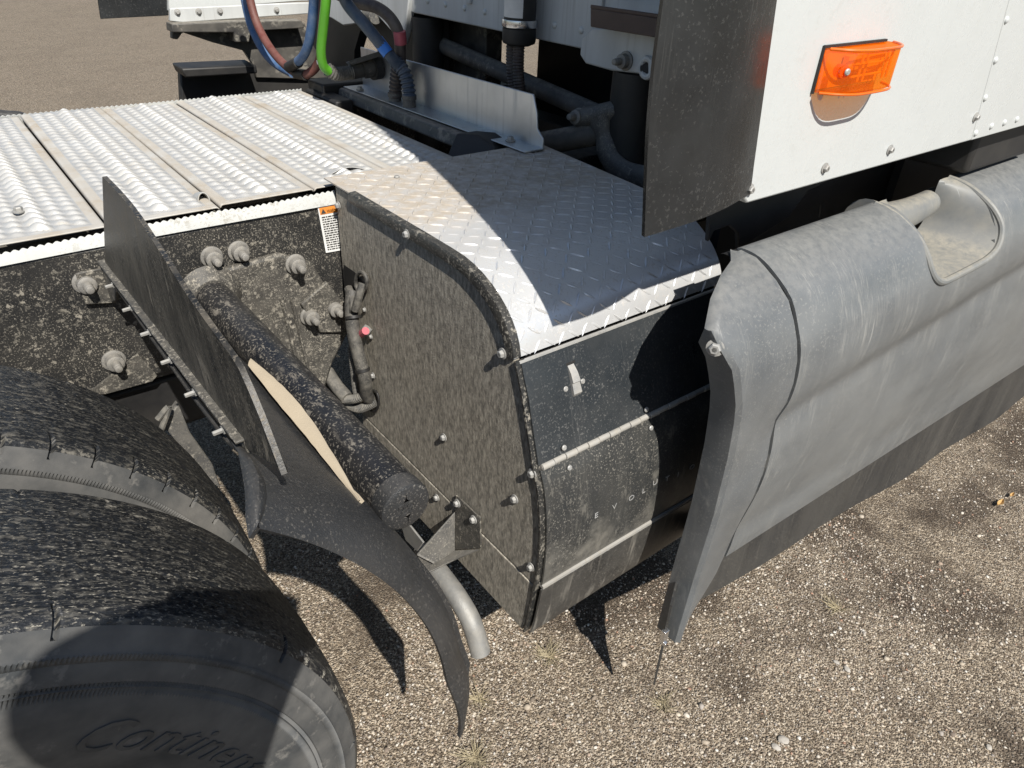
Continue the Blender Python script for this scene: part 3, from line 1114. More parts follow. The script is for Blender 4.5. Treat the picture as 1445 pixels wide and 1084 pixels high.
# bracket on the rear face and the pipe below it
m = MB()
m.prism([rp(px, py, .004) for px, py in ((643, 699), (677, 731), (678, 774), (642, 776), (642, 722))], (.004, 0, 0))
br = m.build('bracket', M['frame_splashed'], T, bevel=.001)
g0 = [rp(642, 724, .004), rp(642, 778, .004)]
m = MB()
m.prism([g0[0], g0[1], at(612, 796, x=BX0 - .075), at(588, 784, x=BX0 - .095)], (.002, .003, .002))
m.prism([g0[1] + Vector((0, 0, .002)), rp(676, 775, .004), at(640, 790, x=BX0 - .03), at(604, 808, x=BX0 - .09), at(590, 786, x=BX0 - .09)], (0, 0, -.004))
m.build('gusset', M['grey_cast'], br, bevel=.001)
for px, py in ((646, 710), (669, 733)):
    fasten('hex', 'bolt', rp(px, py, .004), (-1, 0, 0), br, 1.0)
XP = .545
pp = smooth([at(596, 770, x=.575), at(608, 792, x=.575), at(624, 813, x=.572), at(645, 842, x=.57), at(663, 873, x=.57), at(673, 902, x=.57), at(678, 921, x=.57)], 8)
m = MB()
m.prism([at(px, py, x=.50) for px, py in ((566, 742), (578, 742), (597, 766), (588, 778), (572, 762))], (.004, 0, 0))
m.build('pipe_strap', M['pipe'], T, bevel=.001)
m = MB().tube(pp, .0215, 20, caps=False)
m.build('exhaust_pipe', M['pipe'], T, solid=.003)

# ---- wheels: two tyres of the dual
WC = Vector((-.30, 0, .52))
WR = .52


def tyre(y0, y1, letters):
    nA = 1440
    w = y1 - y0
    # profile (y from outer face, radius)
    side = [(.060, .285), (.040, .300), (.018, .330), (.006, .360), (.001, .395), (.000, .415), (.001, .436), (.0025, .440), (.0025, .4455), (.0018, .447), (.0035, .4480),
            (.0035, .4525), (.0015, .454), (.004, .470), (.0062, .4745), (.0045, .4765), (.0045, .4835), (.0075, .4855), (.010, .492), (.0135, .4965), (.0150, .5000), (.0185, .506), (.024, .5115), (.031, .5150)]
    tread = []
    yt = np.linspace(.040, w - .040, 52)
    for y in yt:
        c = (y - w / 2) / (w / 2 - .035)
        tread.append((float(y), WR - .0045 * c * c))
    other = [(w - a, r) for a, r in side[::-1]]
    prof = side + tread + other
    k = len(prof)
    Yp = np.array([p[0] for p in prof])
    Rp = np.array([p[1] for p in prof])
    A = np.linspace(0, 2 * np.pi, nA, endpoint=False)
    RR = np.repeat(Rp[None], nA, 0)
    YY = np.repeat(Yp[None], nA, 0)
    idx = np.arange(nA)
    ns_ = len(side)
    # serrated bands on the sidewall
    for band in ((7, 8), (10, 11), (15, 16)):
        for b in band:
            for q in (b, k - 1 - b):
                YY[:, q] += np.where(idx % 2 == 0, .0014, -.0010) * (1 if q < k / 2 else -1)
    # scalloped notches on the shoulders
    notch = ((idx % 24) < 2) if not letters else ((idx % 120) < 2)
    for q in list(range(20, ns_)) + list(range(k - ns_, k - 20)):
        RR[:, q] -= np.where(notch, .005, 0)
        YY[:, q] += np.where(notch, .003, 0) * (1 if q < k / 2 else -1)
    # worn circumferential grooves, wavering, and small hooked sipes
    t0 = ns_
    for gc, dep, wd in ((.25, .0022, 1.0), (.50, .0018, 1.0), (.75, .0022, 1.0)):
        cen = t0 + gc * len(tread) + 1.3 * np.sign(np.sin(A * 60)) * .5
        for q in range(t0, t0 + len(tread)):
            d = np.abs(q - cen)
            RR[:, q] -= dep * np.clip(1.2 - d / wd * 1.0, 0, 1)
    RR[:, t0:t0 + len(tread)] += rng.normal(0, .00035, (nA, len(tread)))
    X = WC.x + RR * np.cos(A)[:, None]
    Z = WC.z + RR * np.sin(A)[:, None]
    Yw = y0 + YY
    co = np.stack([X, Yw, Z], -1).reshape(-1, 3)
    i = np.arange(nA)[:, None]
    j = np.arange(k - 1)[None]
    i2 = (i + 1) % nA
    F = np.stack(np.broadcast_arrays(i * k + j, i2 * k + j, i2 * k + j + 1, i * k + j + 1), -1).reshape(-1, 4)
    me = bpy.data.meshes.new('tyre')
    me.vertices.add(len(co))
    me.vertices.foreach_set('co', co.reshape(-1).astype(np.float32))
    me.loops.add(len(F) * 4)
    me.loops.foreach_set('vertex_index', F.reshape(-1).astype(np.int32))
    me.polygons.add(len(F))
    me.polygons.foreach_set('loop_start', np.arange(0, len(F) * 4, 4, dtype=np.int32))
    me.update()
    me.materials.append(M['rubber'])
    me.materials.append(M['sidewall'])
    jj = np.tile(np.arange(k - 1), nA)
    me.polygons.foreach_set('material_index', ((jj < 21) | (jj > k - 23)).astype(np.int32))
    fix_normals(me)
    return finish('tyre', me, None, angle=50)


def wheel(y0, y1, letters):
    root = bpy.data.objects.new('wheel', None)
    col.objects.link(root)
    adopt(root, T)
    root.location = (WC.x, y0, WC.z)
    t = tyre(y0, y1, letters)
    adopt(t, root)
    m = MB()
    yc = (y0 + y1) / 2
    m.lathe((WC.x, y0 + .03, WC.z), (0, 1, 0), [(.0, .292), (.012, .287), (.03, .272), (.10, .255), (.11, .20), (.12, .14), (.125, .02)], 40)
    m.lathe((WC.x, y1 - .03, WC.z), (0, -1, 0), [(.0, .292), (.012, .287), (.03, .272), (.06, .262), (.10, .255)], 40)
    m.build('rim', M['aluminium'], root)
    if letters:
        r0 = .366
        body = 'Continental'

        def fn(x, y, z):
            sh = x + y * .35
            a = math.radians(54) - sh / (r0 + .012)
            r = r0 + y
            yy = lerp_tab([(.36, .006), (.395, .001), (.415, .0), (.436, .001)], r)
            return Vector((WC.x + r * math.cos(a), y0 + yy - z - .0006, WC.z + r * math.sin(a)))
        text_on('lettering', body, .062, .0012, fn, M['sidewall_mark'], root)
    return root


wheel(.54, .80, True)
wheel(.86, 1.12, False)
# axle and brake parts glimpsed between tyres and rail
MB().cyl((WC.x, 1.10, WC.z), (WC.x, 2.6, WC.z), .075, 20).build('axle', M['dusty_black'], T)
m = MB()
m.prism([at(px, py, y=1.30) for px, py in ((230, 600), (252, 570), (268, 610), (300, 655), (312, 690), (296, 680), (262, 640))], (0, .02, 0))
m.build('spring_hanger', M['grey_cast'], T, bevel=.003)
MB().tube(smooth([at(222, 592, y=1.28), at(238, 575, y=1.28), at(226, 610, y=1.28)], 6), .006, 8).build('air_line', M['conduit'], T)
MB().box((-.25, 1.40, .55), (.30, 1.55, .68)).build('spring_seat', M['black'], T, bevel=.01)

# ---- front quarter fender over the dual tyres
FA, FY0, FY1 = .645, .530, 1.26


def fpt(ang, y, r):
    a = math.radians(ang)
    return Vector((WC.x + r * math.cos(a), y, WC.z + r * math.sin(a)))


m = MB()
rows = []
sect = [(.530, 0.0), (.531, .005), (.536, .014), (.546, .024), (.562, .032), (.585, .038), (.62, .042), (.66, .044), (.72, .045), (.85, .045), (1.05, .045), (1.26, .045)]
edge_ang = lambda y: lerp_tab([(.530, 48.2), (.55, 47.3), (.575, 46.6), (.61, 46.0), (.66, 45.3), (.70, 44.2), (.76, 43.8)], y)
edge_r = lambda y: lerp_tab([(.530, .646), (.55, .660), (.575, .668), (.61, .670), (.66, .664), (.72, .650), (.8, .646)], y)
sstep = lambda t: (lambda q: q * q * (3 - 2 * q))(min(1, max(0, t)))
for k in range(73):
    u = k / 72
    row = []
    for y, dr in sect:
        a0 = edge_ang(y)
        ang = a0 + (-9.5 - a0) * u
        yy = y
        bw = 1 - .75 * sstep((u - .84) / .16) ** 2
        if y - .530 <= .0551:
            yy = .530 + (y - .530) * bw
        else:
            yy = .530 + .055 * bw + (y - .585) / .675 * (.675 * (1 - sstep((u - .10) / .44)) + .018 * (1 - u))
        row.append(fpt(ang, yy - .004 * math.sin(u * 3), edge_r(y) + (FA + .030 * sstep((u - .72) / .28) + dr * (1 + .40 * sstep((u - .35) / .5)) * (1 - .7 * sstep((u - .86) / .14)) - edge_r(y)) * sstep(u / .30)))
    rows.append(row)
lipf = lambda y: max(0, 1 - max(0, y - .60) / .09)          # the rolled lip fades out under the bar
for da, dr_ in ((.55, .003), (1.1, .0035), (1.5, .000), (1.75, -.006), (1.75, -.013)):
    rows.insert(0, [fpt(edge_ang(y) + da * (.25 + .75 * lipf(y)) * (.25 + .75 * min(1, (y - .53) / .02)), y - .003 * lipf(y) * (dr_ < .001), edge_r(y) + dr_ * lipf(y) + .002) for y, dr in sect])
m.grid(rows)
fender = m.build('fender', M['fender_plastic'], T, solid=.006, solid_off=-1)
# sand lying in the hollow beside the support tube
m = MB()
lft = smooth([at(px, py, z=.889) for px, py in ((350, 516), (385, 560), (425, 608), (465, 658), (506, 709))], 6)
rgt = smooth([at(px, py, z=.891) for px, py in ((354, 506), (392, 538), (432, 582), (470, 640), (508, 707))], 6)
m.grid([[a_.lerp(b_, t) + Vector((.0008 * pnoise(a_ * 90), 0, .002 * math.sin(t * math.pi) + .0015 * pnoise(a_.lerp(b_, t) * 60))) for t in (0, .25, .5, .75, 1)] for a_, b_ in zip(lft, rgt)])
m.build('sand', M['dust_layer'], fender, solid=.008)
# support tube with end cap
TX, TZ = .334, .862
tb = MB().cyl((TX, 1.352, TZ), (TX, .607, TZ), .035, 28)
tube_o = tb.build('fender_tube', M['tube_black'], T)
MB().lathe((TX, .612, TZ), (0, -1, 0), [(-.020, .0362), (.0, .0365), (.006, .035), (.009, .030), (.0095, .012), (.0088, .0)], 28).build('end_cap', M['fender_plastic'], tube_o)
for a, b in (((8, 7), (-6, -4)),):
    o1 = Vector((TX - .014, .6018, TZ - .008))
    text_on('lettering', '29', .026, .0012, lambda x, y, z: o1 + Vector((x, -z, y)), M['fender_plastic'], tube_o)
# cast bracket bolting the tube to the rail
m = MB()
out = [(258, 402), (300, 386), (395, 359), (440, 371), (455, 395), (492, 470), (470, 512), (456, 560), (432, 590), (350, 520), (300, 470)]
m.prism([at(px, py, y=1.345) for px, py in out], (0, .020, 0))
bk = m.build('tube_bracket', M['frame_splashed'], T, bevel=.006)
m = MB()
m.prism([at(px, py, y=1.335) for px, py in ((425, 430), (462, 398), (488, 432), (490, 470), (452, 470))], (0, .011, 0))
m.build('doubler_plate', M['frame_splashed'], bk, bevel=.003)
for px, py in ((416, 372), (470, 434), (436, 445)):
    fasten('huck', 'bolt', at(px, py, y=1.343), (0, -1, 0), bk, 1.0)
m = MB()
m.tube([(TX, 1.345, TZ), (TX, 1.322, TZ)], [.062, .040], 24)
m.build('collar', M['frame_splashed'], bk)
for d in (.03, .065):
    a0, a1 = at(385 + d * 400, 420, y=1.343), at(420 + d * 400, 570, y=1.343)
    MB().tube([a0, a1], .004, 6).build('rib', M['frame_splashed'], bk)

# mounting bar and rubber flap above the fender
XB = .168
bar = MB()
bar.prism([(XB, 1.345, .945), (XB, .665, .978), (XB, .665, 1.006), (XB, 1.345, .975)], (.006, 0, 0))
bar.prism([(XB - .009, 1.345, .971), (XB + .004, 1.345, .972), (XB + .004, .665, 1.004), (XB - .009, .665, 1.003)], (0, 0, .004))
baro = bar.build('fender_bar', M['frame_splashed'], T, bevel=.0015)
m = MB()
m.prism([(XB - .004, 1.362, .955), (XB - .004, 1.362, .885), (XB - .004, 1.30, .915), (XB - .004, 1.245, .965)], (.006, 0, 0))
m.prism([(XB - .045, 1.356, .955), (XB + .004, 1.356, .955), (XB + .004, 1.356, .885), (XB - .045, 1.356, .895)], (0, .006, 0))
m.build('bar_bracket', M['frame_splashed'], baro, bevel=.0015)
for y in (1.255, 1.14, 1.035, .93, .825, .72):
    z = .96 + (1.335 - y) / .67 * .033
    fasten('stud', 'bolt', (XB - .001, y, z), (-1, -.05, -.05), baro, .66)
# flap: gently buckled thick rubber sheet
m = MB()
topz = [(.545, 1.040), (.586, 1.100), (.618, 1.132), (.70, 1.148), (.819, 1.167), (1.0, 1.174), (1.127, 1.178)]
rows = []
n_ = 34
for i in range(n_ + 1):
    u = i / n_
    r = []
    for j in range(9):
        v = j / 8
        yb = .56 + u * (1.345 - .56)
        yt = .545 + u * (1.127 - .545)
        zb = .958 + (1 - u) * .045
        if yb < .66:
            zb += (.66 - yb) * .35
        zt = lerp_tab(topz, yt)
        y = yb + (yt - yb) * v
        z = zb + (zt - zb) * v
        bend = .004 * math.sin(u * 7 + 2.2) * v - .006 * v * v * (1 - u)
        r.append((XB + .0068 + bend * min(1, v * 2), y, z))
    rows.append(r)
m.grid(rows)
m.build('mud_flap', M['rubber_flap'], T, solid=.006, bevel=.001)

# ---- cab: white side panels, back wall, extender
CYs = .555
pl = lambda px, py: at(px, py, y=CYs)
e0, e1 = pl(1085, 0), pl(1047, 286)
edge_x = lambda z: e1.x + (e0.x - e1.x) * (z - e1.z) / (e0.z - e1.z)
s0, s1 = pl(1425, 0), pl(1372, 196)
seam_x = lambda z: s1.x + (s0.x - s1.x) * (z - s1.z) / (s0.z - s1.z)
ZB = 1.184
m = MB()
pts = [(edge_x(ZB) + .012, CYs, ZB)] + [(seam_x(ZB) - .0012, CYs, ZB), (seam_x(3.2) - .0012, CYs, 3.2), (edge_x(3.2), CYs, 3.2), (edge_x(ZB + .014), CYs, ZB + .014)]
m.prism(pts, (0, .022, 0))
side = m.build('side_panel', M['white_paint'], T, bevel=.003)
m = MB()
m.prism([(seam_x(ZB) + .0012, CYs + .0015, ZB - .001), (3.6, CYs + .0015, ZB - .001), (3.6, CYs + .0015, 3.2), (seam_x(3.2) + .0012, CYs + .0015, 3.2)], (0, .022, 0))
side2 = m.build('side_panel', M['white_paint'], T, bevel=.002)
m = MB()
m.box((.80, CYs + .024, ZB + .001), (3.6, CYs + .05, ZB + .012))
m.build('panel_edge', M['black'], side)
for px, py in ((1057, 267), (1163, 237), (1255, 211)):
    fasten('hex', 'bolt', pl(px, py), (0, -1, 0), side, .85)
fasten('hex', 'bolt', pl(1376, 165), (0, -1, 0), side2, .9)
for k in range(14):
    z = 1.196 + k * .066
    fasten('rivet', 'rivet', (seam_x(z) + .012, CYs + .0015, z), (0, -1, 0), side2, 1.15)
for k in range(1, 14):
    fasten('rivet', 'rivet', (seam_x(ZB) + .012 + k * .062, CYs + .0015, 1.202), (0, -1, 0), side2, 1.15)
# back wall of the cab and the roof that shades it
m = MB()
m.box((1.40, CYs + .03, 1.232), (1.46, 3.15, 3.4))
bw = m.build('cab_back_wall', M['grubby_white'], T, bevel=.004)
m = MB()
m.box((1.47, CYs + .03, 1.25), (3.6, 3.15, 1.30))
m.build('cab_floor', M['black'], T)
m = MB()
m.box((1.2, CYs + .03, 3.38), (3.6, 3.15, 3.44))
m.build('cab_roof', M['white_paint'], T)
for k in range(22):
    fasten('rivet', 'rivet', (1.40, .75 + k * .105, 1.275), (-1, 0, 0), bw, 1.6)
for k in range(8):
    MB().box((1.392, .85 + k * .28, 1.29), (1.401, .872 + k * .28, 3.3)).build('wall_rib', M['grubby_white'], bw, bevel=.002)
# black sill below the side panel
m = MB()
sill = [(997, 335), (1010, 300), (1045, 292), (1060, 285), (1180, 250), (1130, 270), (1110, 300), (1085, 322), (1045, 350), (1040, 330), (1025, 322), (1005, 330)]
m.prism([at(px, py, y=.74) for px, py in ((1000, 342), (1004, 290), (1200, 240), (1140, 270), (1112, 308), (1085, 325), (1043, 352), (1042, 330), (1030, 318), (1008, 326))], (0, .010, 0))
m.build('extender_stay', M['black'], T, bevel=.002)
m = MB()
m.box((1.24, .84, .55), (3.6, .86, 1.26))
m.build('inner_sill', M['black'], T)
m = MB()
m.box((1.75, .60, 1.08), (2.1, .78, 1.20))
m.build('step_hanger', M['black'], T, bevel=.01)
# rubber side extender, bowed
m = MB()
rear = smooth([(.652, .552, 1.183), (.632, .553, 1.325), (.631, .556, 1.44), (.648, .565, 1.70), (.660, .57, 2.1), (.66, .57, 3.2)], 8)
rows = []
for p in rear:
    row = []
    for j in range(13):
        u = j / 12
        xe = edge_x(p.z) + .012
        x = p.x + (xe - p.x) * u
        y = p.y + (CYs + .004 - p.y) * u - .016 * math.sin(u * math.pi) * (1 if p.z < 1.5 else .6)
        z = p.z + (.006 * math.sin(u * 2.5) if p.z < 1.23 else 0) + (u * .012 if p.z < 1.19 else 0)
        row.append((x, y, z))
    rows.append(row)
m.grid(rows)
m.build('side_extender', M['extender'], T, solid=.006, solid_off=1, bevel=.001)

# amber side marker lamp
lp = lambda u, v, d=0: Vector((.963 + u * .165, CYs - d, 1.324 + v * .0545 + u * .001))
base_o = MB()
n_ = 18
prof = []
rowsL = []
for k in range(n_ + 1):
    u = k / n_
    bulge = .030 * (math.sin(math.pi * min(max(u, 0), 1)) ** .38) if 0 < u < 1 else .0
    bulge = .010 + .034 * (1 - abs(2 * u - 1) ** 4)
    rowsL.append([lp(u, 0, 0), lp(u, 0, bulge * .92), lp(u, .06, bulge), lp(u, .94, bulge), lp(u, 1, bulge * .92), lp(u, 1, 0)])
base_o.grid(rowsL)
base_o.add(rowsL[0], [(0, 1, 2, 3, 4, 5)])
base_o.add(rowsL[-1], [(5, 4, 3, 2, 1, 0)])
lamp = base_o.build('marker_lamp', M['amber_lens'], T, bevel=.0012)
m = MB()
m.prism([lp(.02, .04, .0006), lp(.98, .04, .0006), lp(.98, .96, .0006), lp(.02, .96, .0006)], (0, -.001, 0))
m.build('back_plate', M['amber_base'], lamp)
m = MB()
rowsI = []
for k in range(n_ + 1):
    u = .32 + .60 * k / n_
    rowsI.append([lp(u, .30, .004), lp(u, .30, .012), lp(u, .78, .012), lp(u, .78, .004)])
m.grid(rowsI)
m.add([rowsI[0][0], rowsI[0][1], rowsI[0][2], rowsI[0][3]], [(0, 1, 2, 3)])
m.build('optic', M['amber_base'], lamp)
for v in (.33, .60, .85):
    m = MB()
    m.tube([lp(.30, v, .0225), lp(.9, v, .019)], .0016, 6)
    m.build('lens_rib', M['amber_base'], lamp)
for u in (.42, .50, .83, .9):
    MB().tube([lp(u, .2, .0225), lp(u, .86, .0225)], .0018, 6).build('lens_rib', M['amber_base'], lamp)
fl = MB()
for v in (0, 1):
    fl.tube([lp(k / n_, v, .011 + .034 * (1 - abs(2 * k / n_ - 1) ** 4)) for k in range(n_ + 1)], .0020, 8)
fl.build('lens_rim', M['amber_solid'], lamp)
m = MB()
for q4 in (((-.02, -.04), (0, -.04), (0, 1.05), (-.012, 1.05)), ((0, 1.0), (.97, 1.0), (.97, 1.06), (0, 1.06))):
    m.prism([lp(a_, b_, .0) for a_, b_ in q4], (0, -.004, 0))
m.build('lamp_gasket', M['black'], lamp)
MB().lathe(lp(.12, .52, .018), (-.25, -1, 0), [(0, .0085), (.012, .0085), (.0125, .006)], 14).build('screw_boss', M['amber_lens'], lamp)
fasten('screw', 'screw', lp(.112, .52, .0325), (-.25, -1, 0), lamp, .9)

# ---- grey side skirt
SEAM_X = 1.0
profA = [(.640, 1.052), (.629, 1.055), (.600, 1.052), (.569, 1.038), (.528, 1.008), (.503, .965), (.490, .935), (.483, .900), (.481, .865), (.484, .833), (.493, .800), (.495, .780), (.490, .745),
         (.487, .707), (.487, .66), (.491, .619), (.500, .565), (.508, .521), (.511, .472), (.515, .438)]
profB = [(.640, 1.060), (.629, 1.064), (.600, 1.062), (.569, 1.052), (.528, 1.028), (.503, .995), (.490, .97), (.483, .945), (.481, .925), (.484, .905), (.494, .880), (.495, .860), (.488, .815),
         (.483, .76), (.482, .69), (.486, .61), (.494, .52), (.502, .44), (.506, .38), (.512, .335)]
PA = smooth([(0, a, b) for a, b in profA], 3)
PBs = smooth([(0, a, b) for a, b in profB], 3)
prof_at = lambda x: [(p.y + (q_.y - p.y) * min(1, max(0, (x - 1) / 1.8)), p.z + (q_.z - p.z) * min(1, max(0, (x - 1) / 1.8))) for p, q_ in zip(PA, PBs)]


def skirt_y(x, z):
    pr = prof_at(x)
    best = min(range(len(pr)), key=lambda i: abs(pr[i][1] - z) + (0 if i > 4 else .5))
    return pr[best][0]


pk_x0, pk_x1, pk_z = 1.452, 1.748, .930
m = MB()
xs = [SEAM_X + .007 + i * .012 for i in range(218)]
nprof = len(PA)
grid_rows = []
for x in xs:
    pr = prof_at(x)
    # a shallow dent sweeps diagonally down the panel
    r = []
    for i, (y, z) in enumerate(pr):
        dent = .004 * math.exp(-((z - (.62 + (x - 1.2) * .28)) / .09) ** 2) * math.exp(-((x - 1.55) / .5) ** 2)
        r.append((x, y + dent, z))
    grid_rows.append(r)
o0_ = len(m.v)
vs = [p for r in grid_rows for p in r]
fs = []
for i in range(len(xs) - 1):
    for j in range(nprof - 1):
        xc = xs[i] + .006
        zc = (grid_rows[i][j][2] + grid_rows[i][j + 1][2]) / 2
        if pk_x0 - .002 < xc < pk_x1 and zc > pk_z + .004 + .6 * max(0, .05 - (xc - pk_x0)) ** 2 / .05 + .6 * max(0, .055 - (pk_x1 - xc)) ** 2 / .055:
            continue
        fs.append((i * nprof + j, i * nprof + j + 1, (i + 1) * nprof + j + 1, (i + 1) * nprof + j))
m.add(vs, fs)
skirt = m.build('side_skirt', M['skirt_grey'], T, solid=.006, solid_off=1)
# pocket: floor, end walls, inner wall and the rim around the opening
xa, xb = pk_x0 - .004, pk_x1 + .006
rim = []
fl_z = pk_z + .012


def rim_pt(t):
    """t 0..1 round the opening from rear top, down, along the bottom, up to front top"""
    pts = [(xa - .012, 1.060, .630), (xa - .010, 1.055, .600), (xa - .006, 1.040, .566), (xa - .002, 1.014, .528), (xa, .990, .506), (xa + .003, .970, .494), (xa + .016, .950, .484), (xa + .045, pk_z + .006, .479), (xa + .09, pk_z + .003, .478),
           (xb - .09, pk_z + .005, .478), (xb - .05, pk_z + .009, .478), (xb - .018, .952, .479), (xb + .000, .975, .486), (xb + .006, 1.000, .499), (xb + .005, 1.026, .526), (xb + .002, 1.050, .568), (xb, 1.060, .600), (xb, 1.064, .630)]
    return pts


rp_ = smooth([(x, y, z) for x, z, y in rim_pt(0)], 4)
MB().tube([Vector(p) + Vector((0, .002, 0)) for p in rp_], .0075, 10).build('pocket_rim', M['pocket'], T)
pocket_parent = [o for o in bpy.data.objects if o.name == 'pocket_rim'][0]
m = MB()
depth = [(0, 0), (.25, .3), (.5, .6), (.75, .85), (1, 1)]
rows = []
for p in rp_:
    p = Vector(p)
    c = Vector(((xa + xb) / 2, .62, 1.03))
    row = []
    for t, s in ((0, 0), (.25, .10), (.5, .20), (.75, .30), (1.0, .36)):
        y = p.y + t * (.635 - p.y) if p.y < .635 else p.y
        row.append((p.x + (c.x - p.x) * s * .75, y, p.z + (max(c.z, p.z) - p.z) * s * .16))
    rows.append(row)
m.grid(rows)
m.build('step_pocket', M['pocket'], pocket_parent, solid=.004, solid_off=1)
m = MB()
bp = smooth([(xa - .01, .642, 1.016), (xa + .07, .638, 1.010), (xa + .15, .637, 1.008), (xa + .23, .640, 1.010), (xb + .0, .646, 1.014)], 6)
m.tube(bp, [.040 - .0006 * i + .010 * max(0, 1 - i / 4) for i in range(len(bp))], 22)
m.build('pocket_bulge', M['pocket'], pocket_parent)

# tail piece of the skirt, wrapped round to a rear-facing flange
m = MB()
zt = [1.055, 1.053, 1.045, 1.03, 1.008, .98, .95, .92, .88, .84, .80, .76, .72, .68, .62, .56, .50, .44, .40, .36, .32, .285, .262]
left = [(1.055, .985), (1.053, .950), (1.045, .905), (1.03, .852), (1.008, .815), (.98, .825), (.953, .842), (.86, .876), (.767, .891), (.616, .901), (.45, .900), (.283, .895), (.25, .894)][::-1]
right = [(1.06, 1.0), (.42, 1.0), (.37, .972), (.30, .925), (.262, .900)][::-1]
profs = sorted((b, a) for a, b in [(p.y, p.z) for p in PA] if b < 1.0)
smooth_y = [(.25, .503), (.44, .502), (.62, .496), (.80, .492), (.90, .490), (.96, .498), (1.0, .520)]
rows = []
for z in zt:
    xl, xr = lerp_tab(left, z), lerp_tab(right, z)
    xr = max(xr, xl + .004)
    if z >= 1.0:
        ys = y0 = {1.055: .629, 1.053: .600}.get(z) or lerp_tab([(1.0, .52), (1.008, .528), (1.03, .556), (1.045, .583)], z)
        fw = .008
    else:
        ys = lerp_tab(smooth_y, z)
        y0 = lerp_tab(profs, z) if z > .44 else .515
        fw = .046 * min(1, (1.0 - z) / .03 + .2)
    row = [(xl + .001, ys + fw + .004, z), (xl, ys + fw * .6 + .004, z), (xl, ys + fw * .25 + .004, z), (xl + .001, ys + .004, z)]
    for t in (.02, .06, .14, .3, .5, .75, 1):
        k = min(1, t / .9) ** 1.3
        row.append((xl + .004 + (xr - xl - .006) * t, ys + (y0 - ys) * k, z))
    rows.append(row)
m.grid(rows)
tail = m.build('skirt_tail', M['skirt_tail'], T, solid=.006, solid_off=1)
fasten('hex', 'bolt', at(1010, 487, x=.826) - Vector((.006, .004, 0)), (-.85, -.5, .1), tail, 1.4)
# dark gap strip between tail and panel
m = MB()
gp = [Vector((SEAM_X + .003, p.y + .006, p.z)) for p in PA]
m.grid([[p + Vector((-.03, .004, 0)) for p in gp], [p + Vector((.03, .004, 0)) for p in gp]])
m.build('backing_strip', M['black'], tail)

# rubber skirt hanging below
m = MB()
bot = [at(px, py, y=.522) for px, py in ((985, 848), (1000, 839), (1050, 806), (1100, 775), (1180, 730), (1250, 686), (1350, 625), (1445, 560))]
bx = [(p.x, p.z) for p in bot] + [(3.6, .09)]
rows = []
for i in range(90):
    x = .94 + i * .03
    pr = prof_at(max(1.0, x))
    ztop = pr[-1][1] + .03
    zb = lerp_tab(bx, x)
    rows.append([(x, .524 + .006 * math.sin(x * 9) * t, ztop + (zb - ztop) * t) for t in (0, .25, .5, .75, 1)])
m.grid(rows)
m.build('skirt_rubber', M['skirt_rubber'], T, solid=.006)
# rubber corner turned inwards behind the tail, with its clip
A_, C_ = Vector((.842, .507, .41)), Vector((1.20, .722, .43))
tip = Vector((.851, .507, .150))
m = MB()
low_edge = smooth([tip, tip + Vector((.05, .03, .075)), tip + Vector((.13, .079, .15)), tip + Vector((.24, .145, .20)), C_ - Vector((0, 0, .02))], 5)
up_edge = [A_.lerp(C_, i / (len(low_edge) - 1)) for i in range(len(low_edge))]
m.grid([low_edge, up_edge])
cf = m.build('corner_flap', M['skirt_rubber'], T, solid=.004)
m = MB()
m.box((.838, .500, .300), (.852, .510, .335))
m.box((.842, .497, .292), (.850, .505, .302))
m.build('clip', M['chrome'], cf, bevel=.001)

# ---- behind the deck: cross bar, aluminium plate, couplings, cab mounts
m = MB()
m.prism([(1.062, 1.46, 1.0), (1.062, 2.24, 1.0), (1.072, 2.24, 1.034), (1.072, 1.46, 1.034)], (.10, 0, 0))
cb = m.build('cross_bar', M['cross_bar'], T, bevel=.006)
m = MB()
m.prism([(1.010, 1.43, .99), (1.010, 1.53, .99), (1.035, 1.52, 1.052), (1.07, 1.48, 1.052), (1.09, 1.43, 1.03), (1.09, 1.43, .99)], (.06, 0, .0))
m.build('end_block', M['black'], cb, bevel=.004)
m = MB()
m.prism([(1.155, 2.235, 1.034), (1.155, 1.325, 1.040), (1.155, 1.326, 1.066), (1.155, 1.350, 1.085), (1.155, 1.355, 1.12), (1.155, 1.372, 1.160), (1.155, 2.11, 1.150), (1.155, 2.235, 1.150)], (.005, 0, 0))
m.prism([(1.085, 2.235, 1.0345), (1.158, 2.235, 1.0345), (1.158, 1.325, 1.0405), (1.10, 1.325, 1.0405)], (0, 0, .0035))
alu = m.build('aluminium_plate', M['aluminium'], T, bevel=.0015)
for p in ((1.13, 1.42, 1.044), (1.10, 2.15, 1.040)):
    fasten('hex', 'bolt', p, (0, 0, 1), alu, 1.3)


def hose(name, path, r, mat, parent=T, n=12, sm=8):
    return MB().tube(smooth(path, sm), r, n).build(name, mat, parent)


hx = lambda px, py, x: at(px, py, x=x)
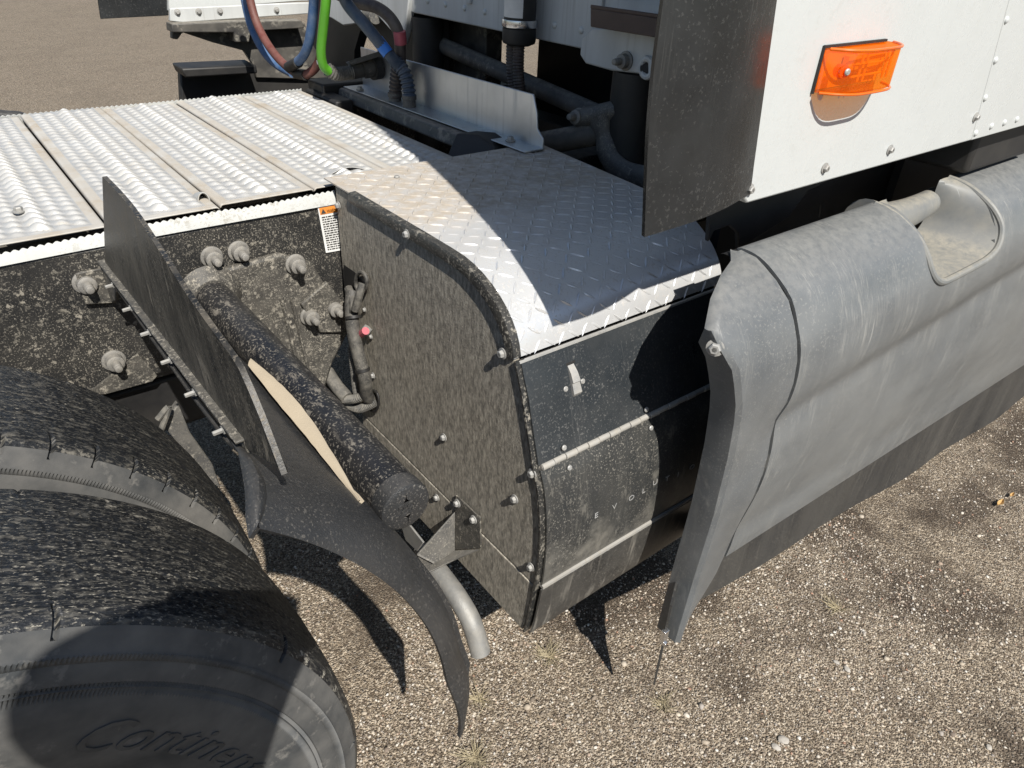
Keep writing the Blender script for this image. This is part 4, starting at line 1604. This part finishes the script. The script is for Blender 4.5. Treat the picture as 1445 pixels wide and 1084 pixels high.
# pair of lines rising from the cross bar
h1 = hose('air_hose', [hx(470, -60, .95), hx(487, 0, 1.0), hx(515, 35, 1.03), hx(545, 72, 1.07), hx(562, 92, 1.10)], .0165, M['navy_hose'])
MB().tube([hx(533, 57, 1.055), hx(548, 76, 1.072)], .0172, 12).build('tape', M['blue_tape'], h1)
res, rad = corrugate([hx(559, 88, 1.10), hx(570, 102, 1.11), hx(576, 122, 1.115), hx(578, 140, 1.115)], .0185, .22, .012)
MB().tube(res, rad, 14).build('spring_guard', M['navy_hose'], h1)
MB().lathe(hx(578, 156, 1.115), (0, 0, 1), [(0, .024), (.006, .024), (.007, .019), (.03, .018), (.031, .021), (.042, .021)], 12).build('fitting', M['grey_cast'], h1)
h2 = hose('air_hose', [hx(470, -12, 1.02), hx(500, 3, 1.06), hx(530, 10, 1.08), hx(551, 26, 1.10), hx(563, 50, 1.115), hx(565, 85, 1.12)], .0165, M['dark_hose'])
MB().tube([hx(563.5, 44, 1.112), hx(565.5, 62, 1.117)], .0175, 12).build('tape', M['red_tape'], h2)
res, rad = corrugate([hx(564, 85, 1.12), hx(560, 105, 1.12), hx(558, 125, 1.12), hx(558, 138, 1.12)], .0175, .22, .012)
MB().tube(res, rad, 14).build('spring_guard', M['dark_hose'], h2)
MB().lathe(hx(558, 152, 1.12), (0, 0, 1), [(0, .024), (.006, .024), (.007, .019), (.03, .018), (.031, .021), (.042, .021)], 12).build('fitting', M['grey_cast'], h2)
# hanging loops towards the trailer couplings
h3 = hose('air_hose', [hx(338, -40, 1.02), hx(345, 0, 1.02), hx(352, 30, 1.02), hx(362, 55, 1.02), hx(376, 78, 1.03), hx(392, 93, 1.04), hx(412, 104, 1.05)], .0135, M['blue_hose'])
h4 = hose('air_hose', [hx(346, -40, 1.0), hx(353, 0, 1.0), hx(362, 32, 1.0), hx(376, 60, 1.0), hx(394, 84, 1.0), hx(414, 101, 1.0), hx(430, 106, 1.0), hx(446, 94, 1.02), hx(453, 70, 1.03), hx(455, -20, 1.06)], .0140, M['red_hose'])
h5 = hose('air_hose', [hx(445, -40, .98), hx(443, 0, .98), hx(440, 35, .98), hx(434, 66, .98), hx(424, 84, .98), hx(408, 93, .98)], .0140, M['blue_hose'])
MB().tube([hx(418, 104, 1.0), hx(432, 106, 1.0)], .0165, 12).build('sleeve', M['black'], h4)
MB().tube([hx(421, 88, .98), hx(407, 95, .98)], .0165, 12).build('sleeve', M['black'], h5)
h6 = hose('power_cable', [hx(462, -40, .95), hx(460, 0, .95), hx(456, 40, .95), hx(453, 72, .95), hx(456, 92, .96), hx(464, 101, .98)], .0135, M['green_hose'])
MB().tube([hx(453, 84, .957), hx(454.5, 90, .958)], .0142, 12).build('band', M['label_white'], h6)
res, rad = corrugate([hx(462, 98, .98), hx(472, 104, 1.0), hx(484, 104, 1.03), hx(497, 102, 1.06)], .0185, .16, .007)
MB().tube(res, rad, 14).build('strain_relief', M['conduit'], h6)
plug = MB()
plug.tube([hx(495, 102, 1.06), hx(512, 98, 1.10), hx(513, 98, 1.10), hx(528, 95, 1.135)], [.022, .023, .027, .028], 16)
pg = plug.build('socket', M['dusty_black'], T)
MB().tube([hx(524, 96, 1.125), hx(534, 94, 1.15)], .036, 16).build('socket_flange', M['black'], pg)
m = MB()
m.prism([hx(490, 88, 1.05), hx(518, 78, 1.10), hx(534, 74, 1.145), hx(538, 78, 1.145), hx(512, 88, 1.10), hx(494, 92, 1.05)], (.0, -.02, .006))
m.build('socket_lid', M['dusty_black'], pg, bevel=.003)
m = MB()
m.box((1.02, 2.25, .98), (1.20, 2.36, 1.045))
m.box((1.00, 2.12, .96), (1.06, 2.34, 1.02))
m.build('valve_block', M['black'], T, bevel=.006)

# torsion rod, shock, casting and cab mount seen under the back wall
MB().cyl(hx(588, 48, 1.5), hx(880, 178, 1.42), .026, 16).build('torsion_rod', M['dusty_black'], T)
sh = MB().cyl((1.40, 1.27, .80), (1.40, 1.27, 1.21), .062, 24).build('shock_absorber', M['black'], T)
MB().lathe((1.40, 1.27, .98), (0, 0, 1), [(0, .064), (.004, .066), (.008, .064)], 24).build('collar', M['black'], sh)
m = MB()
m.tube(smooth([hx(845, 165, 1.34), hx(852, 195, 1.34), hx(862, 225, 1.34), hx(885, 245, 1.34), hx(930, 255, 1.34)], 5), [.040, .036, .033, .03, .026, .026, .03, .032, .032, .032, .03, .03, .03, .03, .03, .03, .03, .03, .03, .028, .028], 14, flat=.6)
cast = m.build('mount_casting', M['grey_cast'], T)
MB().cyl(hx(815, 168, 1.32), hx(872, 155, 1.36), .024, 14).build('pivot_pin', M['grey_cast'], cast)
fasten('huck', 'bolt', hx(818, 166, 1.32), (-.6, -.1, .1), cast, 1.1)
MB().cyl(hx(765, 203, 1.25), hx(850, 187, 1.36), .03, 16).build('air_pipe', M['dusty_black'], T)
# white mounting plate with its eye under the wall, rusty bar in front
m = MB()
wp = [(820, 55), (818, 78), (826, 90), (862, 100), (900, 104), (912, 112), (922, 112), (926, 100), (930, 40), (835, 40)]
m.prism([hx(px, py, 1.335) for px, py in wp], (.02, 0, 0))
wpo = m.build('mounting_plate', M['grubby_white'], T, bevel=.004)
ring = [hx(913 + 8 * math.cos(a), 96 + 13 * math.sin(a), 1.33) for a in [i / 18 * 2 * math.pi for i in range(18)]]
MB().tube(ring, .007, 8, closed=True).build('eye', M['grubby_white'], wpo)
MB().cyl(hx(913, 96, 1.333), hx(913, 96, 1.3345), .016, 16).build('hole_shade', M['black'], wpo)  # solid black disc, painted as the dark inside the eye
fasten('huck', 'bolt', hx(884, 86, 1.335), (-1, 0, 0), wpo, 1.0)
m = MB()
m.prism([hx(px, py, 1.28) for px, py in ((833, 12), (833, 38), (930, 54), (930, 26))], (.012, 0, 0))
m.prism([hx(833, 12, 1.28), hx(930, 26, 1.28), hx(930, 26, 1.36), hx(833, 12, 1.36)], (0, 0, .008))
m.build('channel_bar', M['rust'], T, bevel=.002)
# canister with label, clamp and two corrugated lines
cc = hx(733, 40, 1.34)
can = MB().lathe((cc.x, cc.y, cc.z - .03), (0, 0, 1), [(-.012, .030), (-.006, .044), (0, .046), (.03, .046), (.032, .043), (.28, .043)], 28).build('canister', M['black'], T)
MB().lathe((cc.x, cc.y, cc.z + .004), (0, 0, 1), [(0, .0475), (.002, .048), (.016, .048), (.018, .0475)], 28).build('clamp', M['chrome'], can)
m = MB()
rows = [[(cc.x + .0437 * math.cos(a), cc.y + .0437 * math.sin(a), z) for a in [math.radians(150 + i * 7) for i in range(14)]] for z in (cc.z + .028, cc.z + .12)]
m.grid(rows)
m.build('sticker', M['label_white'], can)
for a in (0, 1):
    res, rad = corrugate([(cc.x - .01, cc.y + .018 - a * .03, cc.z - .03), (cc.x - .01, cc.y + .01 - a * .028, cc.z - .12), (cc.x, cc.y - .02 - a * .02, cc.z - .24)], .016, .12, .008)
    MB().tube(res, rad, 12).build('corrugated_line', M['dark_hose'], can)
# dark boxes further forward close the view under the cab
MB().box((1.95, .82, .25), (2.0, 2.30, 1.25)).build('dark_screen', M['black'], T)  # added screen: hides the sunlit ground so the gap stays black
MB().box((1.55, 2.1, .95), (1.62, 2.35, 1.25)).build('mount_post', M['dusty_black'], T, bevel=.005)
MB().cyl((1.45, 2.30, .8), (1.45, 2.30, 1.22), .055, 20).build('shock_absorber', M['black'], T)

m = MB()
m.prism([hx(px, py, 1.385) for px, py in ((446, -30), (450, 18), (468, 26), (484, 36), (500, 34), (512, 20), (534, 24), (552, 44), (566, 62), (572, 40), (580, -30))], (.03, 0, 0))
cc2 = m.build('cab_corner', M['grubby_white'], T, bevel=.004)
MB().tube([hx(519, 21, 1.375), hx(530, 23, 1.375)], .026, 16).build('mount_bush', M['grey_cast'], cc2)
m = MB()
m.prism([hx(px, py, 1.47) for px, py in ((440, 10), (440, 120), (500, 130), (500, 72), (508, 44), (528, 46), (534, 80), (540, 130), (620, 140), (620, 10))], (.04, 0, 0))
m.build('mount_bracket', M['black'], T)
# far side of the truck
FYs = 3.18
fy = lambda px, py, y=FYs: at(px, py, y=y)
m = MB()
m.prism([fy(px, py) for px, py in ((120, -120), (142, 27), (238, 22), (236, -120))], (0, .008, 0))
m.build('side_extender', M['extender'], T, bevel=.002)
m = MB()
m.prism([fy(px, py, 3.16) for px, py in ((237, -90), (238, 16), (420, 2), (600, -2), (600, -90))], (0, .03, 0))
m.build('side_panel', M['white_paint'], T, bevel=.003)
m = MB()
m.prism([fy(px, py, 3.10) for px, py in ((240, 12), (240, 30), (258, 32), (430, 20), (600, 20), (600, 2), (420, 4))], (0, .02, 0))
fs_ = m.build('sill_rail', M['grubby_white'], T, bevel=.003)
for px in (250, 280, 310, 350, 390):
    fasten('hex', 'bolt', fy(px, 17 - (px - 250) * .02, 3.10), (0, -1, 0), fs_, 1.2)
m = MB()
pts = [(243, 37), (243, 55), (251, 56), (258, 46), (300, 60), (345, 72), (358, 92), (362, 110), (430, 112), (470, 110), (440, 60), (430, 32), (330, 33)]
m.prism([fy(px, py, 3.12) for px, py in pts], (0, .03, 0))
m.build('skirt_bracket', M['dusty_black'], T, bevel=.004)
m = MB()
m.prism([fy(px, py, 3.05) for px, py in ((242, 34), (243, 46), (330, 46), (332, 60), (352, 60), (354, 44), (430, 40), (426, 29), (330, 30))], (0, .07, 0))
m.build('bracket_ledge', M['dusty_black'], T, bevel=.004)
m = MB()
m.prism([fy(px, py, 3.14) for px, py in ((254, 96), (256, 140), (262, 180), (470, 160), (470, 96), (362, 92))], (0, .04, 0))
m.prism([fy(px, py, 3.02) for px, py in ((256, 97), (362, 92), (364, 104), (262, 110))], (0, .12, 0.004))
m.build('side_skirt', M['black'], T, bevel=.006)
m = MB()
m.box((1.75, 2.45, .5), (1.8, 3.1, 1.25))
m.build('dark_screen', M['black'], T)  # another added dark box, closing the view on the far side
# far end of the far fender just shows past the deck
m = MB()
m.tube(smooth([at(-30, 160, y=2.75), at(5, 165, y=2.75), at(32, 168, y=2.75), at(40, 182, y=2.75)], 5), .02, 12)
m.build('fender', M['fender_plastic'], T)


# ------------------------------------------------------------------ things on the ground
def tuft(p, n, h, spread, label):
    m = MB()
    for i in range(n):
        a = random.uniform(0, 2 * math.pi)
        L = h * random.uniform(.5, 1.2)
        lean = random.uniform(.9, 1.55)
        b = Vector((p.x + random.gauss(0, spread * .25), p.y + random.gauss(0, spread * .25), 0))
        d = Vector((math.cos(a), math.sin(a), 0))
        w = random.uniform(.0006, .0012)
        s = Vector((-d.y, d.x, 0)) * w
        pts = []
        for t in (0, .35, .7, 1):
            c = b + d * (L * math.sin(lean * t)) + Vector((0, 0, L * (.12 + .55 * math.cos(lean)) * t + .003))
            k = 1 - t * .8
            pts.append([c - s * k, c + s * k, c + Vector((0, 0, w * k * 1.2))])
        m.grid(pts)
    o = m.build('grass_tuft', M['dry_grass'])
    o['label'] = label
    o['category'] = 'grass'
    o['group'] = 'dry grass tufts on the gravel'


for (px, py), n, h, lab_ in (((936, 995), 46, .036, 'small dry grass tuft below the hanging skirt clip'), ((772, 925), 60, .048, 'flattened dry grass tuft below the corner of the black box'),
                             ((670, 1072), 70, .050, 'dry grass tuft at the bottom edge below the fender tip'), ((1180, 858), 40, .046, 'sparse dry grass tuft in the dark earth patch'),
                             ((676, 990), 34, .044, 'dry grass tuft right beside the fender tip')):
    tuft(at(px, py, z=0), n, h, .03, lab_)
for (px, py), s, lab_ in (((1105, 1045), .010, 'grey flat stone at the bottom, upper of a pair'), ((1095, 1055), .008, 'grey flat stone at the bottom, lower of a pair'),
                          ((1195, 945), .007, 'rounded pale stone in the dark earth patch'), ((1180, 935), .006, 'pale stone left of the rounded stone in the dark patch'),
                          ((1395, 1055), .006, 'reddish stone near the lower right corner')):
    m = MB()
    bm = bmesh.new()
    bmesh.ops.create_icosphere(bm, subdivisions=3, radius=1)
    for v in bm.verts:
        k = 1 + .25 * pnoise(v.co * 1.6 + Vector((px, py, 0)))
        v.co = Vector((v.co.x * s * 1.3, v.co.y * s, v.co.z * s * .5)) * k
    me = bpy.data.meshes.new('stone')
    bm.to_mesh(me)
    bm.free()
    me.materials.append(M['stone'])
    o = finish('stone', me)
    o.location = at(px, py, z=0) + Vector((0, 0, s * .25))
    o.rotation_euler = (0, 0, px)
    o['label'] = lab_
    o['category'] = 'stone'
for (px, py), s, lab_ in (((1410, 713), .022, 'curled orange leaf on the gravel below the skirt'), ((1426, 702), .014, 'small rust red leaf beside the curled orange leaf')):
    m = MB()
    p = at(px, py, z=0)
    rows = []
    for i in range(7):
        t = i / 6
        w = s * .38 * math.sin(math.pi * (t * .92 + .04))
        rows.append([Vector((p.x + (t - .5) * 2 * s, p.y + k * w + .3 * s * (t - .5) ** 2, .006 + .006 * abs(k) + .01 * (t - .5) ** 2)) for k in (-1, -.5, 0, .5, 1)])
    m.grid(rows)
    o = m.build('leaf', M['leaf'], solid=.0006)
    o['label'] = lab_
    o['category'] = 'leaf'


# ------------------------------------------------------------------ the photographer, whose shadow falls on the tyre
def skin_body():
    J = {'pelvis': ((-.30, -.32, .96), .150), 'waist': ((-.295, -.31, 1.10), .135), 'chest': ((-.275, -.285, 1.30), .135), 'neck': ((-.235, -.245, 1.485), .058),
         'chin': ((-.215, -.225, 1.565), .066), 'head': ((-.207, -.225, 1.645), .084), 'crown': ((-.210, -.23, 1.705), .072),
         'rs': ((-.215, -.345, 1.395), .058), 're': ((-.262, -.20, 1.20), .043), 'rw': ((-.045, -.035, 1.430), .045), 'rh': ((.018, -.020, 1.455), .026),
         'ls': ((-.365, -.175, 1.44), .064), 'le': ((-.330, -.060, 1.22), .047), 'lw': ((-.130, -.010, 1.43), .030), 'lh': ((-.092, .020, 1.456), .028),
         'rhip': ((-.22, -.38, .92), .105), 'rk': ((-.21, -.36, .52), .065), 'ra': ((-.23, -.39, .09), .045), 'rt': ((-.145, -.28, .035), .038),
         'lhip': ((-.38, -.26, .92), .105), 'lk': ((-.39, -.24, .52), .065), 'la': ((-.41, -.26, .09), .045), 'lt': ((-.325, -.16, .035), .038)}
    E_ = [('pelvis', 'waist'), ('waist', 'chest'), ('chest', 'neck'), ('neck', 'chin'), ('chin', 'head'), ('head', 'crown'), ('chest', 'rs'), ('rs', 're'), ('re', 'rw'), ('rw', 'rh'),
          ('chest', 'ls'), ('ls', 'le'), ('le', 'lw'), ('lw', 'lh'), ('pelvis', 'rhip'), ('rhip', 'rk'), ('rk', 'ra'), ('ra', 'rt'), ('pelvis', 'lhip'), ('lhip', 'lk'), ('lk', 'la'), ('la', 'lt')]
    right = Vector((R[0][0], R[1][0], R[2][0]))
    up_ = Vector((-R[0][1], -R[1][1], -R[2][1]))
    fwd = Vector((R[0][2], R[1][2], R[2][2]))
    # fingers curl round the phone's short ends
    for hand, sg in (('rh', 1), ('lh', -1)):
        p = Vector(J[hand][0])
        for i in range(4):
            a = p + up_ * (.030 - .016 * i) + right * (.010 * sg)
            b = a + right * (.022 * sg) - fwd * .012
            c = b - right * (.030 * sg) - fwd * .010
            n1, n2, n3 = f'{hand}{i}a', f'{hand}{i}b', f'{hand}{i}c'
            J[n1], J[n2], J[n3] = (tuple(a), .010), (tuple(b), .009), (tuple(c), .008)
            E_ += [(hand, n1), (n1, n2), (n2, n3)]
        t1 = p - up_ * .022 - right * (.012 * sg)
        J[hand + 't1'], J[hand + 't2'] = (tuple(t1), .012), (tuple(t1 - right * (.030 * sg) - up_ * .006), .009)
        E_ += [(hand, hand + 't1'), (hand + 't1', hand + 't2')]
    names = list(J)
    me = bpy.data.meshes.new('person')
    me.from_pydata([J[n][0] for n in names], [(names.index(a), names.index(b)) for a, b in E_], [])
    o = bpy.data.objects.new('person', me)
    col.objects.link(o)
    sk = o.modifiers.new('skin', 'SKIN')
    sk.use_smooth_shade = True
    for v, n in zip(me.skin_vertices[0].data, names):
        v.radius = (J[n][1], J[n][1])
        v.use_root = n == 'pelvis'
    sb = o.modifiers.new('sub', 'SUBSURF')
    sb.levels = sb.render_levels = 1
    me.materials.append(M['cloth'])
    o['label'] = 'person in dark clothes holding up a phone, seen as a shadow on the tyre'
    o['category'] = 'person'
    c = Vector(J['head'][0])
    mcap = MB()
    mcap.lathe(c + Vector((0, 0, .035)), (0, 0, 1), [(0, .094), (.03, .094), (.055, .084), (.075, .055), (.08, .02)], 20)
    f2 = Vector((fwd.x, fwd.y, 0)).normalized()
    s2 = Vector((-f2.y, f2.x, 0))
    mcap.grid([[c + Vector((0, 0, .035 - .01 * abs(w))) + s2 * (.075 * w) + f2 * (.06 + d * (1 - .35 * w * w)) for w in (-1, -.5, 0, .5, 1)] for d in (0, .05, .095)])
    mcap.build('cap', M['cloth'], o)
    ph = MB()
    k = lambda a, b, d: Vector((0, 0, CAMZ)) + right * a + up_ * b - fwd * d
    ph.prism([k(-.105, .014, .012), k(.045, .014, .012), k(.045, -.060, .012), k(-.105, -.060, .012)], -fwd * .008)
    po = ph.build('phone', M['black'], bevel=.003)
    po['label'] = 'black phone held up by the person behind the tyre'
    po['category'] = 'phone'


skin_body()
